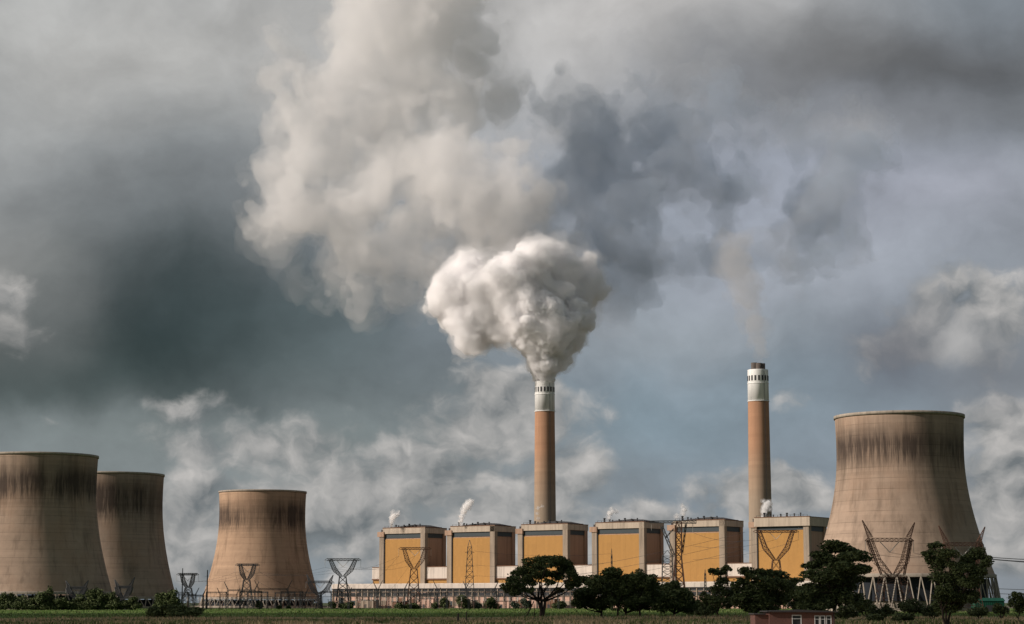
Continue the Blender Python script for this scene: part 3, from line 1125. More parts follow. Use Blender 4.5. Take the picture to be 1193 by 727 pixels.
smoke(root, old + obig, 3.1, [
    ('fringe', 7.0, SM['old_edge'], [(46, 10, 16, 27), (18, 6, 6, 28), (8, 3, 2, 29)]),
    ('veil', 0.0, SM['old_thin'], [(40, 14, 12, 21), (16, 8, 5, 22), (7, 4, 2, 23)]),
    ('core', -6.0, SM['old'], [(34, 18, 12, 24), (15, 10, 4, 25), (7, 6.5, 1.5, 26)])], pad=34.0, swirl=((60, 22, 301), (24, 12, 305), (10, 5, 309)))

# smoke trailing to the right, its shade partly put into a blue-grey colour
YG = 2060
root = empty('trailing_smoke', at(760, 240, YG))
tag(root, 'thin ragged blue grey smoke trailing right from the white bank, partly see through', 'smoke', 'smoke from the chimneys')
gr = [ball(*b) for b in (
    (650, 120, 26, YG), (640, 95, 16, YG), (680, 140, 30, YG), (690, 200, 44, YG, 20), (700, 250, 40, YG), (660, 240, 40, YG, 10), (720, 290, 34, YG), (760, 300, 30, YG, 8), (800, 300, 24, YG), (740, 230, 40, YG, 10),
    (780, 200, 36, YG, 0), (800, 150, 34, YG), (760, 130, 34, YG, 20), (830, 130, 30, YG, 0), (720, 150, 34, YG, 10), (830, 220, 30, YG, 10), (850, 250, 24, YG, 0), (880, 215, 26, YG, 0), (870, 160, 30, YG, 10), (910, 260, 24, YG, 0),
    (930, 250, 22, YG, 0), (962, 235, 31, YG, 0), (985, 200, 28, YG, 0), (1000, 178, 24, YG, 0), (975, 160, 24, YG, 0), (950, 285, 29, YG, 0), (975, 285, 23, YG, 0), (935, 300, 25, YG, 0), (970, 258, 26, YG), (890, 285, 22, YG), (840, 290, 22, YG), (905, 150, 22, YG), (715, 335, 30, YG, -60), (705, 370, 22, YG, -90), (725, 310, 26, YG, -40))]
gr += [ball(px_, py_, r_, YG, dy_) for px_, py_, r_ in ((1000, 178, 24), (985, 202, 26), (972, 165, 22), (964, 235, 30), (972, 262, 26), (950, 288, 27), (930, 300, 22), (945, 262, 22), (995, 215, 20)) for dy_ in (-34, 34)]
gbig = billows(nrng, gr, 1, 6, 0.5)
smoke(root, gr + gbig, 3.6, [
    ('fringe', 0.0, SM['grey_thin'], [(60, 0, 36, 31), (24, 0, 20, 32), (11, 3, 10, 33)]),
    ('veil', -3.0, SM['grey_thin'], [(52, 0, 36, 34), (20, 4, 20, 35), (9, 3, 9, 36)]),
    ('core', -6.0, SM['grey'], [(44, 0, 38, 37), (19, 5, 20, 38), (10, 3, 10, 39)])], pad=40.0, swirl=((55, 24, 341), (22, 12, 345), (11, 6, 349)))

# thin wisp from the second chimney
YW = 1795
root = empty('smoke_wisp', at(886, 422, YW))
tag(root, 'faint grey wisp rising from the right hand chimney', 'smoke', 'smoke from the chimneys')
wisp = [ball(886 - 0.32 * i ** 1.7 + nrng.normal() * 1.0, 420 - 7.5 * i, 6.5 + 1.15 * i, YW, nrng.normal() * 4) for i in range(17)]
wb = billows(nrng, wisp, 1, 7, 0.5)
smoke(root, wisp + wb, 1.6, [('veil', 0.5, SM['wisp'], [(22, 3, 9, 41), (9, 2, 4, 42)]), ('core', -3.5, SM['wisp'], [(18, 3, 9, 44), (8, 2, 3, 45)])], pad=13.0)

# little steam vents on the roofs
for k, (px, py, Yk, pts, lab) in enumerate((
        (456, 614, 1845, ((456, 612, 1.6), (456, 608, 2.4), (457, 604, 3.2), (459, 600, 3.8), (463, 599, 2.8)), 'small white steam puff on the first boiler house roof'),
        (537, 612, 1808, ((537, 611, 1.6), (537, 607, 2.4), (538, 602, 3.4), (540, 596, 4.2), (543, 590, 4.6), (547, 586, 3.8), (550, 585, 2.6)), 'tallest white steam puff, on the second boiler house roof'),
        (709, 608, 1735, ((709, 607, 1.5), (709, 603, 2.6), (711, 598, 3.4), (714, 596, 2.8), (718, 597, 2.2), (712, 593, 2.2)), 'small ragged steam puff on the fourth boiler house roof'),
        (796, 605, 1700, ((796, 603, 1.6), (796, 599, 2.6), (797, 594, 2.8), (795, 590, 2.2), (788, 602, 2.4)), 'small steam puff above the fifth boiler house roof corner'),
        (889, 604, 1662, ((889, 602, 2.8), (890, 596, 4.2), (892, 591, 4.4), (895, 586, 3.4), (889, 584, 2.0), (897, 594, 2.6), (898, 588, 2.2)), 'white steam puff in front of the second chimney base'),
        (628, 612, 1772, ((629, 610, 1.2), (627, 604, 1.6), (626, 598, 1.8), (627, 592, 1.6), (631, 590, 1.4)), 'faint steam thread beside the smoking chimney base'))):
    root = empty('steam_puff', at(px, py, Yk))
    tag(root, lab, 'steam', 'steam puffs on the boiler house roofs')
    sp = [ball(a, b, c, Yk) for a, b, c in pts]
    sp = sp + billows(nrng, sp, 2, 7, 0.45)
    smoke(root, sp, 0.5, [('veil', 0.5, SM['steam_skin'], [(4, 1.2, 0.8, 50 + k), (1.8, 0.6, 0.3, 60 + k)]), ('core', -0.4, SM['steam'], [(4, 1.2, 0.8, 70 + k), (1.8, 0.6, 0.3, 80 + k)])], pad=3.5)

# ------------------------------------------------------------------ pylons, masts and switchyard steel
STEEL = [1.0]                        # member thickness, finer on the nearer pylons


def lattice(mb, a, b, wa, wb, n, r, brace=None):
    """Square lattice column from a to b, half widths wa -> wb, n braced bays."""
    a, b = Vector(a), Vector(b)
    d = (b - a).normalized()
    u = Vector((0, 1, 0)) if abs(d.y) < 0.9 else Vector((1, 0, 0))
    w = d.cross(u).normalized()
    u = w.cross(d).normalized()

    def c(t, k):
        h = wa + (wb - wa) * t
        s = ((-1, -1), (1, -1), (1, 1), (-1, 1))[k]
        return a + (b - a) * t + u * (h * s[0]) + w * (h * s[1])
    r *= 1.35 * STEEL[0]
    br = (brace or r * 0.45) * 1.2 * STEEL[0]
    for k in range(4):
        mb.bar(c(0, k), c(1, k), r)
        for i in range(n):
            t0, t1 = i / n, (i + 1) / n
            k2 = (k + 1) % 4
            mb.bar(c(t0, k), c(t1, k2), br, cap=False)
            mb.bar(c(t0, k2), c(t1, k), br, cap=False)
            mb.bar(c(t1, k), c(t1, k2), br, cap=False)


def insulator(root, x, y, z, l):
    m = MB()
    n = max(4, int(l / 0.35))
    prof = [(0.01, z)]
    for i in range(n):
        zz = z - l * i / n
        prof += [(0.05, zz), (0.15, zz - l / n * 0.5), (0.05, zz - l / n * 0.9)]
    prof.append((0.01, z - l))
    m.lathe(prof, 6)
    return m.build('insulator', M['insulator'], root, loc=(x, y, 0))


def delta_pylon(label, cx, bx0, bx1, bridge_py, waist_py, Y, horns=False, rot=0.0, mat='steel', base_half=5.0, arm_out=4.0, waist_half=None, legs=0.0):
    """V-armed pylon: splayed body, narrow waist, two arms opening up to a bridge that carries three phases."""
    X = gx(cx, Y)
    STEEL[0] = 0.46 if Y < 1000 else 0.95
    s = Y / FPX
    zb = at(cx, bridge_py, Y).z
    zw = at(cx, waist_py, Y).z
    root = empty('pylon', (X, Y, 0), rot)
    tag(root, label, 'pylon', 'steel transmission pylons')
    c = math.cos(rot)
    x0, x1 = (bx0 - cx) * s / c, (bx1 - cx) * s / c
    wh = waist_half or 2.3
    b = MB()
    lattice(b, (0, 0, 0), (0, 0, zw), base_half, wh, 5, 0.24, 0.15)
    b.build('tower_body', M[mat], root)
    a = MB()
    ax0, ax1 = x0 + arm_out, x1 - arm_out
    knee = 0.42
    for sx, xe in ((-1, ax0), (1, ax1)):
        p0 = Vector((sx * min(wh, 1.6) * 0.5, 0, zw))
        p1 = Vector((sx * wh * 0.4 + (xe - sx * wh * 0.4) * 0.62, 0, zw + (zb - zw) * knee))
        p2 = Vector((xe, 0, zb))
        lattice(a, p0, p1, 0.75, 1.45, 5, 0.2, 0.12)
        lattice(a, p1, p2, 1.45, 1.1, 5, 0.2, 0.12)
        if legs:                                  # outer legs drop almost straight from the bridge to the shoulders of the body
            lattice(a, (sx * legs, 0, zw + 0.5), (xe + sx * 0.6, 0, zb), 0.35, 0.45, 8, 0.17, 0.1)
    if legs:
        lattice(a, (-legs, 0, zw), (legs, 0, zw), 0.5, 0.5, 7, 0.17, 0.1)
    a.build('arm', M[mat], root)
    g = MB()
    lattice(g, (x0 + 1.5, 0, zb), (x1 - 1.5, 0, zb), 0.75, 0.75, 9, 0.2, 0.13)
    for sx, xe, xi in ((-1, x0, x0 + 1.5), (1, x1, x1 - 1.5)):
        for dy in (-0.7, 0.7):
            g.bar((xi, dy, zb + 0.7), (xe, 0, zb - 0.3), 0.16)
            g.bar((xi, dy, zb - 0.7), (xe, 0, zb - 0.3), 0.16)
    g.build('bridge', M[mat], root)
    if horns:
        h = MB()
        for sx, xe, hh in ((-1, ax0 + 0.5, horns[0]), (1, ax1 - 0.5, horns[1])):
            lattice(h, (xe, 0, zb + 0.7), (xe + sx * hh * 0.42, 0, zb + hh), 0.9, 0.12, 5, 0.17, 0.11)
        h.build('earth_wire_peak', M[mat], root)
    drop = min(5.0, (zb - zw) * 0.45)
    insulator(root, x0 + 0.2, 0, zb - 0.4, drop)
    insulator(root, x1 - 0.2, 0, zb - 0.4, drop)
    v = MB()                                     # V string under the middle of the bridge
    xm = (ax0 + ax1) / 2
    for sx in (-1, 1):
        v.bar((xm + sx * drop * 0.85, 0, zb - 0.7), (xm, 0, zb - 0.7 - drop * 0.9), 0.16, n=6)
    v.build('insulator', M['insulator'], root)
    return root, [Vector((X + q * c, Y + q * math.sin(rot), z)) for q, z in ((x0 + 0.2, zb - 0.5 - drop), (xm, zb - 0.8 - drop * 0.9), (x1 - 0.2, zb - 0.5 - drop))]


PY = {}
PY[1] = delta_pylon('dark V shaped pylon at the left end of the turbine hall', 399, 378, 420, 652, 672, 1480)
PY[2] = delta_pylon('V shaped pylon in front of the third cooling tower', 287, 273, 302, 658, 676, 1560)
PY[3] = delta_pylon('V shaped pylon in front of the first boiler house', 482, 464, 502, 639, 663, 1500, mat='rust_steel')
PY[5] = delta_pylon('pylon in the gap between the second and third cooling towers', 219, 205, 231, 669, 685, 1600)
PY[7] = delta_pylon('large V shaped pylon in front of the last boiler house', 905, 879, 932, 619, 653, 1350, mat='rust_steel')
PY[8] = delta_pylon('two peaked reddish pylon left of centre before the right cooling tower', 1041, 1009, 1067, 629, 671, 880, horns=(8.2, 7.4), mat='rust_steel', arm_out=2.0, base_half=7.0, waist_half=4.6, legs=5.0, rot=R(8))
PY[9] = delta_pylon('two peaked reddish pylon partly hidden by the tall tree before the right cooling tower', 1123, 1098, 1149, 634, 672, 930, horns=(8.2, 7.8), mat='rust_steel', arm_out=2.0, base_half=7.0, waist_half=4.6, legs=5.0, rot=R(8))
PY[10] = delta_pylon('small two peaked pylon low in front of the left cooling tower', 88, 76, 102, 685, 696, 1290, horns=(4.6, 4.6), arm_out=1.5, base_half=2.5, waist_half=1.0)
PY[11] = delta_pylon('small two peaked pylon low in front of the second cooling tower', 143, 133, 155, 684, 697, 1310, horns=(4.6, 6.2), arm_out=1.5, base_half=2.5, waist_half=1.0)
PY[12] = delta_pylon('low two peaked pylon left of the turbine hall, against the sky', 372, 356, 389, 678, 693, 1540, horns=(5.5, 5.0), arm_out=2.5, base_half=2.5, waist_half=1.0)


def terminal_tower():
    STEEL[0] = 1.0
    Y = 1400
    X = gx(791, Y)
    s = Y / FPX
    zt = at(791, 608, Y).z
    root = empty('terminal_tower', (X, Y, 0))
    tag(root, 'tall lattice terminal tower with one long arm, at the fifth boiler house corner', 'pylon')
    b = MB()
    lattice(b, (0, 0, 0), (0, 0, at(791, 650, Y).z), 5.2, 2.1, 6, 0.3, 0.2)
    lattice(b, (0, 0, at(791, 650, Y).z), (0.6, 0, zt), 2.1, 1.8, 5, 0.28, 0.18)
    b.build('tower_body', M['rust_steel'], root)
    g = MB()
    lattice(g, ((757 - 791) * s, 0, zt), ((812 - 791) * s, 0, zt), 0.6, 1.0, 11, 0.22, 0.14)
    g.build('bridge', M['steel'], root)
    a = MB()
    lattice(a, ((772 - 791) * s, 0, at(772, 613, Y).z), ((786 - 791) * s, 0, at(786, 648, Y).z), 0.8, 0.8, 7, 0.2, 0.13)
    lattice(a, ((776 - 791) * s, 0, at(772, 627, Y).z), ((786 - 791) * s, 0, at(786, 616, Y).z), 0.3, 0.3, 3, 0.18, 0.1)
    lattice(a, (2.6, 0, at(790, 645, Y).z), (5.4, 0, zt - 1), 0.4, 0.5, 6, 0.2, 0.12)
    a.build('brace', M['steel'], root)
    insulator(root, (808 - 791) * s, 0, zt - 1.2, 6.0)
    insulator(root, (760 - 791) * s, 0, zt - 0.8, 5.0)
    return [Vector((X + (808 - 791) * s, Y, zt - 7.2)), Vector((X + (760 - 791) * s, Y, zt - 5.8))]


TT = terminal_tower()


def mast(label, px, top_py, Y, base_half, top_half, arms=(), mat='steel', name='lattice_mast'):
    X = gx(px, Y)
    zt = at(px, top_py, Y).z
    root = empty(name, (X, Y, 0))
    tag(root, label, 'mast')
    b = MB()
    lattice(b, (0, 0, 0), (0, 0, zt * 0.9), base_half, top_half, 10, 0.2, 0.12)
    for sx in (-1, 1):
        for sy in (-1, 1):
            b.bar((sx * top_half, sy * top_half, zt * 0.9), (0, 0, zt), 0.16)
    b.build('tower_body', M[mat], root)
    for fz, l in arms:
        a = MB()
        for sx in (-1, 1):
            a.bar((0, 0, zt * fz + 0.8), (sx * l, 0, zt * fz), 0.14)
            a.bar((0, 0, zt * fz - 0.5), (sx * l, 0, zt * fz), 0.14)
        a.build('cross_arm', M[mat], root)
    return root


mast('narrow dark lattice mast in front of the second boiler house', 547, 629, 1480, 3.8, 1.4, ((0.82, 3.4), (0.62, 3.2), (0.47, 3.6)))
mast('short lattice tower behind the terminal tower, beside the fifth boiler house', 778, 641, 1560, 4.6, 3.6, name='lattice_tower')
mast('thin lattice mast in front of the fifth boiler house lower right', 822, 663, 1500, 1.0, 0.45)
mast('thin pole mast on the yellow front of the fourth boiler house', 713, 639, 1450, 0.7, 0.35)


def pole(label, px, top_py, Y, r, group=None):
    zt = at(px, top_py, Y).z
    root = empty('mast_pole', (gx(px, Y), Y, 0))
    tag(root, label, 'mast', group)
    a = MB(); a.bar((0, 0, 0), (0, 0, zt), r, r * 0.55, 8); a.build('pole', M['dark'], root)
    a = MB(); a.bar((-r * 3, 0, zt * 0.84), (r * 3, 0, zt * 0.84), 0.1); a.bar((-r * 2, 0, zt * 0.6), (r * 2, 0, zt * 0.6), 0.1)
    a.build('cross_arm', M['dark'], root)


pole('dark thick pole left of the third cooling tower base', 241, 664, 1450, 0.62)
pole('tall dark pole standing in front of the gap pylon', 212, 662, 1430, 0.5)

# switchyard: portal gantries and rows of posts
rng = random.Random(21)


def gantry_proto(w, h, horn):
    root = empty('substation_gantry', (0, 0, 0))
    for sx in (-1, 1):
        a = MB()
        lattice(a, (sx * w / 2, 0, 0), (sx * w / 2, 0, h), 0.55, 0.4, 6, 0.11, 0.07)
        a.build('post', M['steel'], root)
        if horn:
            a = MB()
            lattice(a, (sx * w / 2, 0, h), (sx * (w / 2 + horn * 0.5), 0, h + horn), 0.35, 0.08, 4, 0.1, 0.07)
            a.build('peak', M['steel'], root)
    a = MB()
    lattice(a, (-w / 2, 0, h - 0.5), (w / 2, 0, h - 0.5), 0.5, 0.5, int(w / 1.4), 0.11, 0.07)
    a.build('beam', M['steel'], root)
    for q in (-0.3, 0.0, 0.3):
        insulator(root, q * w, 0, h - 1.0, 2.2)
    return root


protos = [gantry_proto(15, 12.5, 0), gantry_proto(21, 14.5, 6.0), gantry_proto(12, 10.5, 4.5)]
used = set()
KID = {p.name: kids(p) for p in protos}


def table(o):
    return KID.get(o.name, [])


spots = []
for px, Y, k, r in ((208, 1590, 0, 5), (228, 1640, 2, -10), (252, 1560, 0, 0), (266, 1500, 2, 8), (281, 1620, 1, 0), (300, 1540, 0, -6), (318, 1500, 1, 4), (332, 1600, 0, 0), (346, 1530, 2, 10), (361, 1600, 0, 0), (386, 1500, 0, -5),
                    (408, 1600, 2, 0), (424, 1520, 1, 6), (441, 1640, 0, 0), (455, 1560, 1, -5), (474, 1620, 0, 0), (492, 1540, 2, 0), (508, 1600, 0, 8), (526, 1520, 1, 0), (541, 1620, 0, 0), (560, 1560, 1, -8), (577, 1500, 0, 0), (588, 1610, 2, 0),
                    (606, 1560, 0, 5), (624, 1600, 0, 0), (648, 1560, 1, 0), (668, 1600, 0, 0),
                    (218, 1480, 2, 4), (292, 1450, 0, -3), (340, 1470, 0, 3), (396, 1450, 2, 0), (432, 1470, 0, 5), (466, 1450, 0, 0), (500, 1470, 2, -5), (533, 1450, 0, 0), (566, 1460, 0, 4), (598, 1470, 2, 0), (638, 1450, 0, 0)):
    spots.append((px, Y, k, r))
GL = ['plain grey switchyard gantry among the steelwork before the plant', 'tall horned switchyard gantry with two sloping peaks', 'short horned switchyard gantry with two small peaks']
GG = ['plain switchyard gantries', 'tall horned switchyard gantries', 'short horned switchyard gantries']
GANTRY_TOPS = []
for px, Y, k, r in spots:
    if k not in used:
        o = protos[k]; used.add(k)
    else:
        o = copy_tree(protos[k], None, table)
    o.location = (gx(px, Y), Y, 0)
    o.rotation_euler = (0, 0, R(r))
    tag(o, GL[k], 'gantry', GG[k])
    GANTRY_TOPS.append(Vector((gx(px, Y), Y, (12, 14, 10)[k])))

bus = empty('busbar_run', (0, 0, 0))
a = MB()
for y in (-2.2, 0, 2.2):
    a.bar((-19, y, 8.6), (19, y, 8.6), 0.13, n=6)
a.build('busbar', M['steel'], bus)
a = MB()
for x in (-17, -8.5, 0, 8.5, 17):
    a.bar((x, -2.6, 5.6), (x, 2.6, 5.6), 0.14)
    for y in (-2.2, 2.2):
        a.bar((x, y, 0), (x, y, 5.6), 0.16)
        a.bar((x - 0.9, y, 0), (x, y, 2.6), 0.07)
a.build('support', M['rust_steel'], bus)
a = MB()
for x in (-17, -8.5, 0, 8.5, 17):
    for y in (-2.2, 0, 2.2):
        for i in range(5):
            a.bar((x, y, 5.7 + i * 0.56), (x, y, 6.1 + i * 0.56), 0.26, 0.16, 6)
a.build('insulator', M['insulator'], bus)
KID[bus.name] = kids(bus)
for i, (px, Y, r) in enumerate(((232, 1520, 2), (284, 1470, -3), (330, 1560, 0), (362, 1480, 5), (418, 1460, 0), (450, 1580, -4), (486, 1480, 3), (522, 1570, 0), (552, 1450, -2), (590, 1540, 4), (622, 1470, 0), (655, 1520, -3))):
    o = bus if i == 0 else copy_tree(bus, None, table)
    o.location = (gx(px, Y), Y, 0)
    o.rotation_euler = (0, 0, R(r))
    tag(o, 'low run of three parallel busbars on insulators in the switchyard', 'busbar', 'switchyard busbar runs')

root = empty('isolator_post', (0, 0, 0))
a = MB(); a.bar((0, 0, 0), (0, 0, 4.6), 0.17, 0.14, 6); a.build('pole', M['concrete'], root)
a = MB()
prof = [(0.01, 4.6)]
for i in range(7):
    prof += [(0.1, 4.6 + i * 0.42), (0.3, 4.75 + i * 0.42), (0.1, 4.95 + i * 0.42)]
prof.append((0.01, 7.6))
a.lathe(prof, 8); a.build('insulator', M['insulator'], root)
a = MB(); a.bar((-1.1, 0, 7.65), (1.1, 0, 7.65), 0.1); a.build('contact_arm', M['steel'], root)
KID[root.name] = kids(root)
for i in range(84):
    px = 196 + (680 - 196) * (i + rng.uniform(-0.4, 0.4)) / 84
    Y = rng.choice((1470, 1500, 1535, 1575, 1610, 1640)) + rng.uniform(-6, 6)
    o = root if i == 0 else copy_tree(root, None, table)
    o.location = (gx(px, Y), Y, rng.uniform(-0.8, 0.3))
    o.rotation_euler = (0, 0, rng.uniform(-0.4, 0.4))
    o.scale = (1, 1, rng.uniform(0.85, 1.25))
    tag(o, 'slim isolator post with ribbed pale insulator in the switchyard', 'isolator post', 'switchyard isolator posts')

# cables
def cable(label, pts, sag, r=0.06, group='overhead cables'):
    cu = []
    for a, b in zip(pts, pts[1:]):
        a, b = Vector(a), Vector(b)
        for i in range(15):
            t = i / 14
            p = a.lerp(b, t)
            p.z -= sag * 4 * t * (1 - t)
            cu.append(p)
    m = MB()
    m.tube(cu, [r] * len(cu), 5)
    o = m.build('power_line', M['wire'])
    tag(o, label, 'cable', group)


far_right = [at(1290, 652, 900), at(1290, 658, 880), at(1290, 694, 1300)]
p8, p9 = PY[8][1], PY[9][1]
for k, nm in enumerate(('left', 'middle', 'right')):
    cable('slack cable strung between the two reddish pylons, hung from their %s insulators' % nm, [p8[k], p9[k]], 1.2, 0.07)
for k, (y0, y1) in enumerate(((637, 651), (640, 657), (641, 658.5))):
    a = p9[2] if k == 0 else p9[1]
    cable(['thick upper cable running off right from the half hidden reddish pylon', 'middle cable running off right past the tall tree', 'lowest of three cables running off right past the tall tree'][k],
          [a, at(1300, y1, 800 - 10 * k)], 1.0, 0.17)
cable('upper low cable crossing the sky at the lower right', [at(1110, 683, 1250), at(1310, 688, 1150)], 1.0, 0.17)
cable('lower low cable crossing the sky at the lower right', [at(1110, 689, 1250), at(1310, 693, 1150)], 1.0, 0.17)
for k in range(3):
    nm = ('left', 'middle', 'right')[k]
    cable('sagging cable joining %s insulators of the first boiler house pylon and hall end pylon' % nm, [PY[1][1][k], PY[3][1][k]], 5)
    cable('sagging cable joining %s insulators of the third tower pylon and hall end pylon' % nm, [PY[2][1][k], PY[1][1][k]], 4)
    cable('sagging cable joining %s insulators of the gap pylon and third tower pylon' % nm, [PY[5][1][k], PY[2][1][k]], 3)
for k in range(3):
    cable(['lowest', 'middle', 'highest'][k] + ' of three cables slanting across the fourth boiler house front', [Vector((gx(640, 1480), 1480, 16 + 5 * k)), at(868, (640, 629, 620)[k], 1380)], 2.0, 0.09)
    cable(['upper', 'middle', 'lower'][k] + ' cable slanting across the fifth boiler house front', [TT[0] if k == 0 else Vector((TT[0].x, 1400, TT[0].z - 9 * k)), PY[7][1][k]], 3.0, 0.08)
for k, g in enumerate((4, 6, 9)):
    cable(['first', 'second', 'third'][k] + ' of three droppers fanning from the third tower pylon down to the gantries', [PY[2][1][k], GANTRY_TOPS[g]], 1.5)
for k, g in enumerate((12, 14, 16)):
    cable(['first', 'second', 'third'][k] + ' of three droppers fanning from the first boiler house pylon to the gantries', [PY[3][1][k], GANTRY_TOPS[g]], 1.5)
for k, z in enumerate((45, 36, 27)):
    cable(['highest', 'middle', 'lowest'][k] + ' cable from the narrow lattice mast towards the fourth boiler house', [Vector((gx(547, 1480) + 3.2, 1480, (41, 31, 23.5)[k])), at(712, (645, 655, 664)[k], 1450)], 2.5)

# ------------------------------------------------------------------ trees
def leaf_cloud(mb_v, mb_f, rng, c, rx, ry, rz, n, size, flat=0.45):
    """n leaf sprays filling a flattened clump: denser at its skin, ragged below."""
    d = rng.normal(size=(n, 3))
    d /= np.linalg.norm(d, axis=1)[:, None] + 1e-9
    rad = rng.uniform(0.25, 1.0, n) ** 0.45
    rad *= 1 + 0.22 * rng.normal(size=n) * (rng.random(n) < 0.35)
    p = np.array(c) + d * rad[:, None] * np.array([rx, ry, rz])
    p[:, 2] -= np.where(d[:, 2] < 0, 0.12 * rz, 0)
    a = rng.normal(size=(n, 3)); a[:, 2] *= flat
    a /= np.linalg.norm(a, axis=1)[:, None]
    b = rng.normal(size=(n, 3))
    b -= (b * a).sum(1)[:, None] * a
    b /= np.linalg.norm(b, axis=1)[:, None]
    s = size * rng.uniform(0.5, 1.3, n)
    a *= s[:, None]
    b *= (s * rng.uniform(0.35, 0.7, n))[:, None]
    i0 = sum(len(v) for v in mb_v)
    mb_v.append(np.stack([p - a, p + b, p + a, p - b], 1).reshape(-1, 3))
    mb_f.append(i0 + np.arange(n * 4).reshape(n, 4))


def tree(name, label, cat, base, lobes, mat='leaf_dark', seed=1, density=0.9, stems=1, trunk_px=3.0, leaf=0.42, sub=7, depth=0.8, group=None, Y=None, fork=0.35, swell=1.12):
    """base: photo pixel of the trunk foot; lobes: (px, py, rx, ry) clumps of the crown."""
    r = np.random.default_rng(seed)
    Y = Y or ground_y(base[1])
    s = Y / FPX
    bp = Vector((gx(base[0], Y), Y, 0))
    bp.z = hgt(bp.x, bp.y) - 0.15
    root = empty(name, bp)
    tag(root, label, cat, group)
    V, F = [], []
    width = (max(l[0] + l[2] for l in lobes) - min(l[0] - l[2] for l in lobes)) * s
    centers = []
    for (px, py, rx, ry) in lobes:
        c = at(px, py, Y)
        dy = r.uniform(-1, 1) * width * 0.5 * depth * 0.6
        c = Vector((c.x, c.y + dy, c.z)) - bp
        RX, RZ = rx * s * swell, ry * s * swell
        centers.append((c, RX, RZ))
        for k in range(sub):
            ang = 2 * PI * (k + r.uniform(-0.3, 0.3)) / sub
            q = r.uniform(0.35, 0.8)
            cc = (c.x + math.cos(ang) * RX * q, c.y + math.sin(ang) * RX * q, c.z + r.uniform(-0.5, 0.5) * RZ + (0.25 * RZ if q < 0.5 else 0))
            rr = RX * r.uniform(0.34, 0.55)
            n = int(density * 26 * rr * max(rr * 0.6, RZ * 0.5) / (leaf * leaf) * 0.5)
            leaf_cloud(V, F, r, cc, rr, rr, max(RZ * r.uniform(0.4, 0.62), rr * 0.4), max(n, 24), leaf)
        leaf_cloud(V, F, r, c, RX * 0.75, RX * 0.7, RZ * 0.75, max(20, int(density * 9 * RX * RZ / (leaf * leaf) * 0.5)), leaf)
    link('crown', np_mesh('crown', np.concatenate(V), np.concatenate(F), M[mat]), root)
    # trunk and limbs
    t = MB()
    top = sum((c.z for c, _, _ in centers)) / len(centers)
    tr = trunk_px * s * 0.5
    for st in range(stems):
        lean = (st - (stems - 1) / 2) * 0.10 * top
        f0 = Vector((lean * 0.15 + r.normal() * 0.1, r.normal() * 0.2, -0.3))
        f1 = Vector((lean, r.normal() * 0.6, top * fork))
        mid = f0.lerp(f1, 0.5) + Vector((r.normal() * 0.3, r.normal() * 0.3, 0))
        k = 1.0 if stems == 1 else 0.75
        t.tube([f0, f0.lerp(mid, 0.25), mid, f1], [tr * 1.45 * k, tr * 1.05 * k, tr * 0.85 * k, tr * 0.72 * k], 8)
        for j, (c, RX, RZ) in enumerate(centers):
            if j % stems != st:
                continue
            end = c + Vector((0, 0, RZ * 0.1))
            m1 = f1.lerp(end, 0.45) + Vector((r.normal() * 0.06 * top, r.normal() * 0.06 * top, -0.05 * top))
            t.tube([f1 - Vector((0, 0, 0.3)), m1, m1.lerp(end, 0.6), end], [tr * 0.6 * k, tr * 0.36 * k, tr * 0.22 * k, 0.05], 6)
            for b in range(3):
                a_ = m1.lerp(end, r.uniform(0.1, 0.9))
                e = a_ + Vector((r.normal() * RX * 0.6, r.normal() * RX * 0.6, abs(r.normal()) * RZ * 0.8))
                t.tube([a_, a_.lerp(e, 0.5) + Vector((0, 0, 0.2)), e], [tr * 0.16, tr * 0.1, 0.03], 4)
    t.build('trunk', M['bark'], root, True)
    return root


TG = 'dark trees on the near field'
tree('spreading_tree', 'lone spreading umbrella tree with forked trunk and domed crown', 'tree', (631, 719), [
    (640, 655, 18, 7), (622, 659, 14, 7), (656, 660, 12, 8), (608, 667, 13, 7), (667, 671, 8, 9), (630, 668, 12, 6), (650, 669, 10, 7), (599, 677, 10, 6), (592, 685, 8, 6), (606, 684, 9, 5),
    (664, 682, 8, 6), (674, 681, 4, 4), (616, 676, 9, 6), (641, 678, 6, 4), (600, 691, 6, 4), (618, 688, 5, 3), (652, 688, 6, 3)],
    seed=3, stems=3, trunk_px=5.5, group=TG, density=1.3, fork=0.45, swell=1.12, leaf=0.36)
tree('bushy_tree', 'broad low tree right of the lone tree, its skirt nearly reaching the grass', 'tree', (701, 718.6), [
    (692, 676, 17, 8), (684, 690, 16, 8), (703, 682, 14, 10), (680, 701, 13, 8), (694, 702, 16, 9), (707, 700, 12, 10), (672, 705, 7, 6), (712, 669, 9, 7)], seed=5, group=TG, density=1.35, fork=0.2)
tree('upright_tree', 'slim trunked tree in the middle of the dark clump', 'tree', (720, 718.9), [
    (713, 671, 12, 8), (722, 680, 14, 10), (727, 692, 12, 8), (716, 698, 9, 7), (731, 676, 9, 8)], seed=8, group=TG, density=1.2, trunk_px=2.6)
tree('bushy_tree', 'dense dark tree filling the gap behind the two slim trunked trees', 'tree', (729, 717.6), [
    (722, 688, 14, 10), (738, 690, 14, 10), (730, 701, 18, 9), (712, 690, 10, 9), (758, 698, 14, 9), (745, 705, 16, 6), (766, 702, 10, 8)], seed=211, group=TG, density=1.2, fork=0.2)
tree('bushy_tree', 'low dark tree closing the gap right of the rounded tree', 'tree', (816, 717.8), [
    (812, 704, 9, 5), (820, 708, 12, 6), (808, 711, 12, 5), (828, 711, 10, 4)], seed=213, group=TG, density=1.2, fork=0.2)
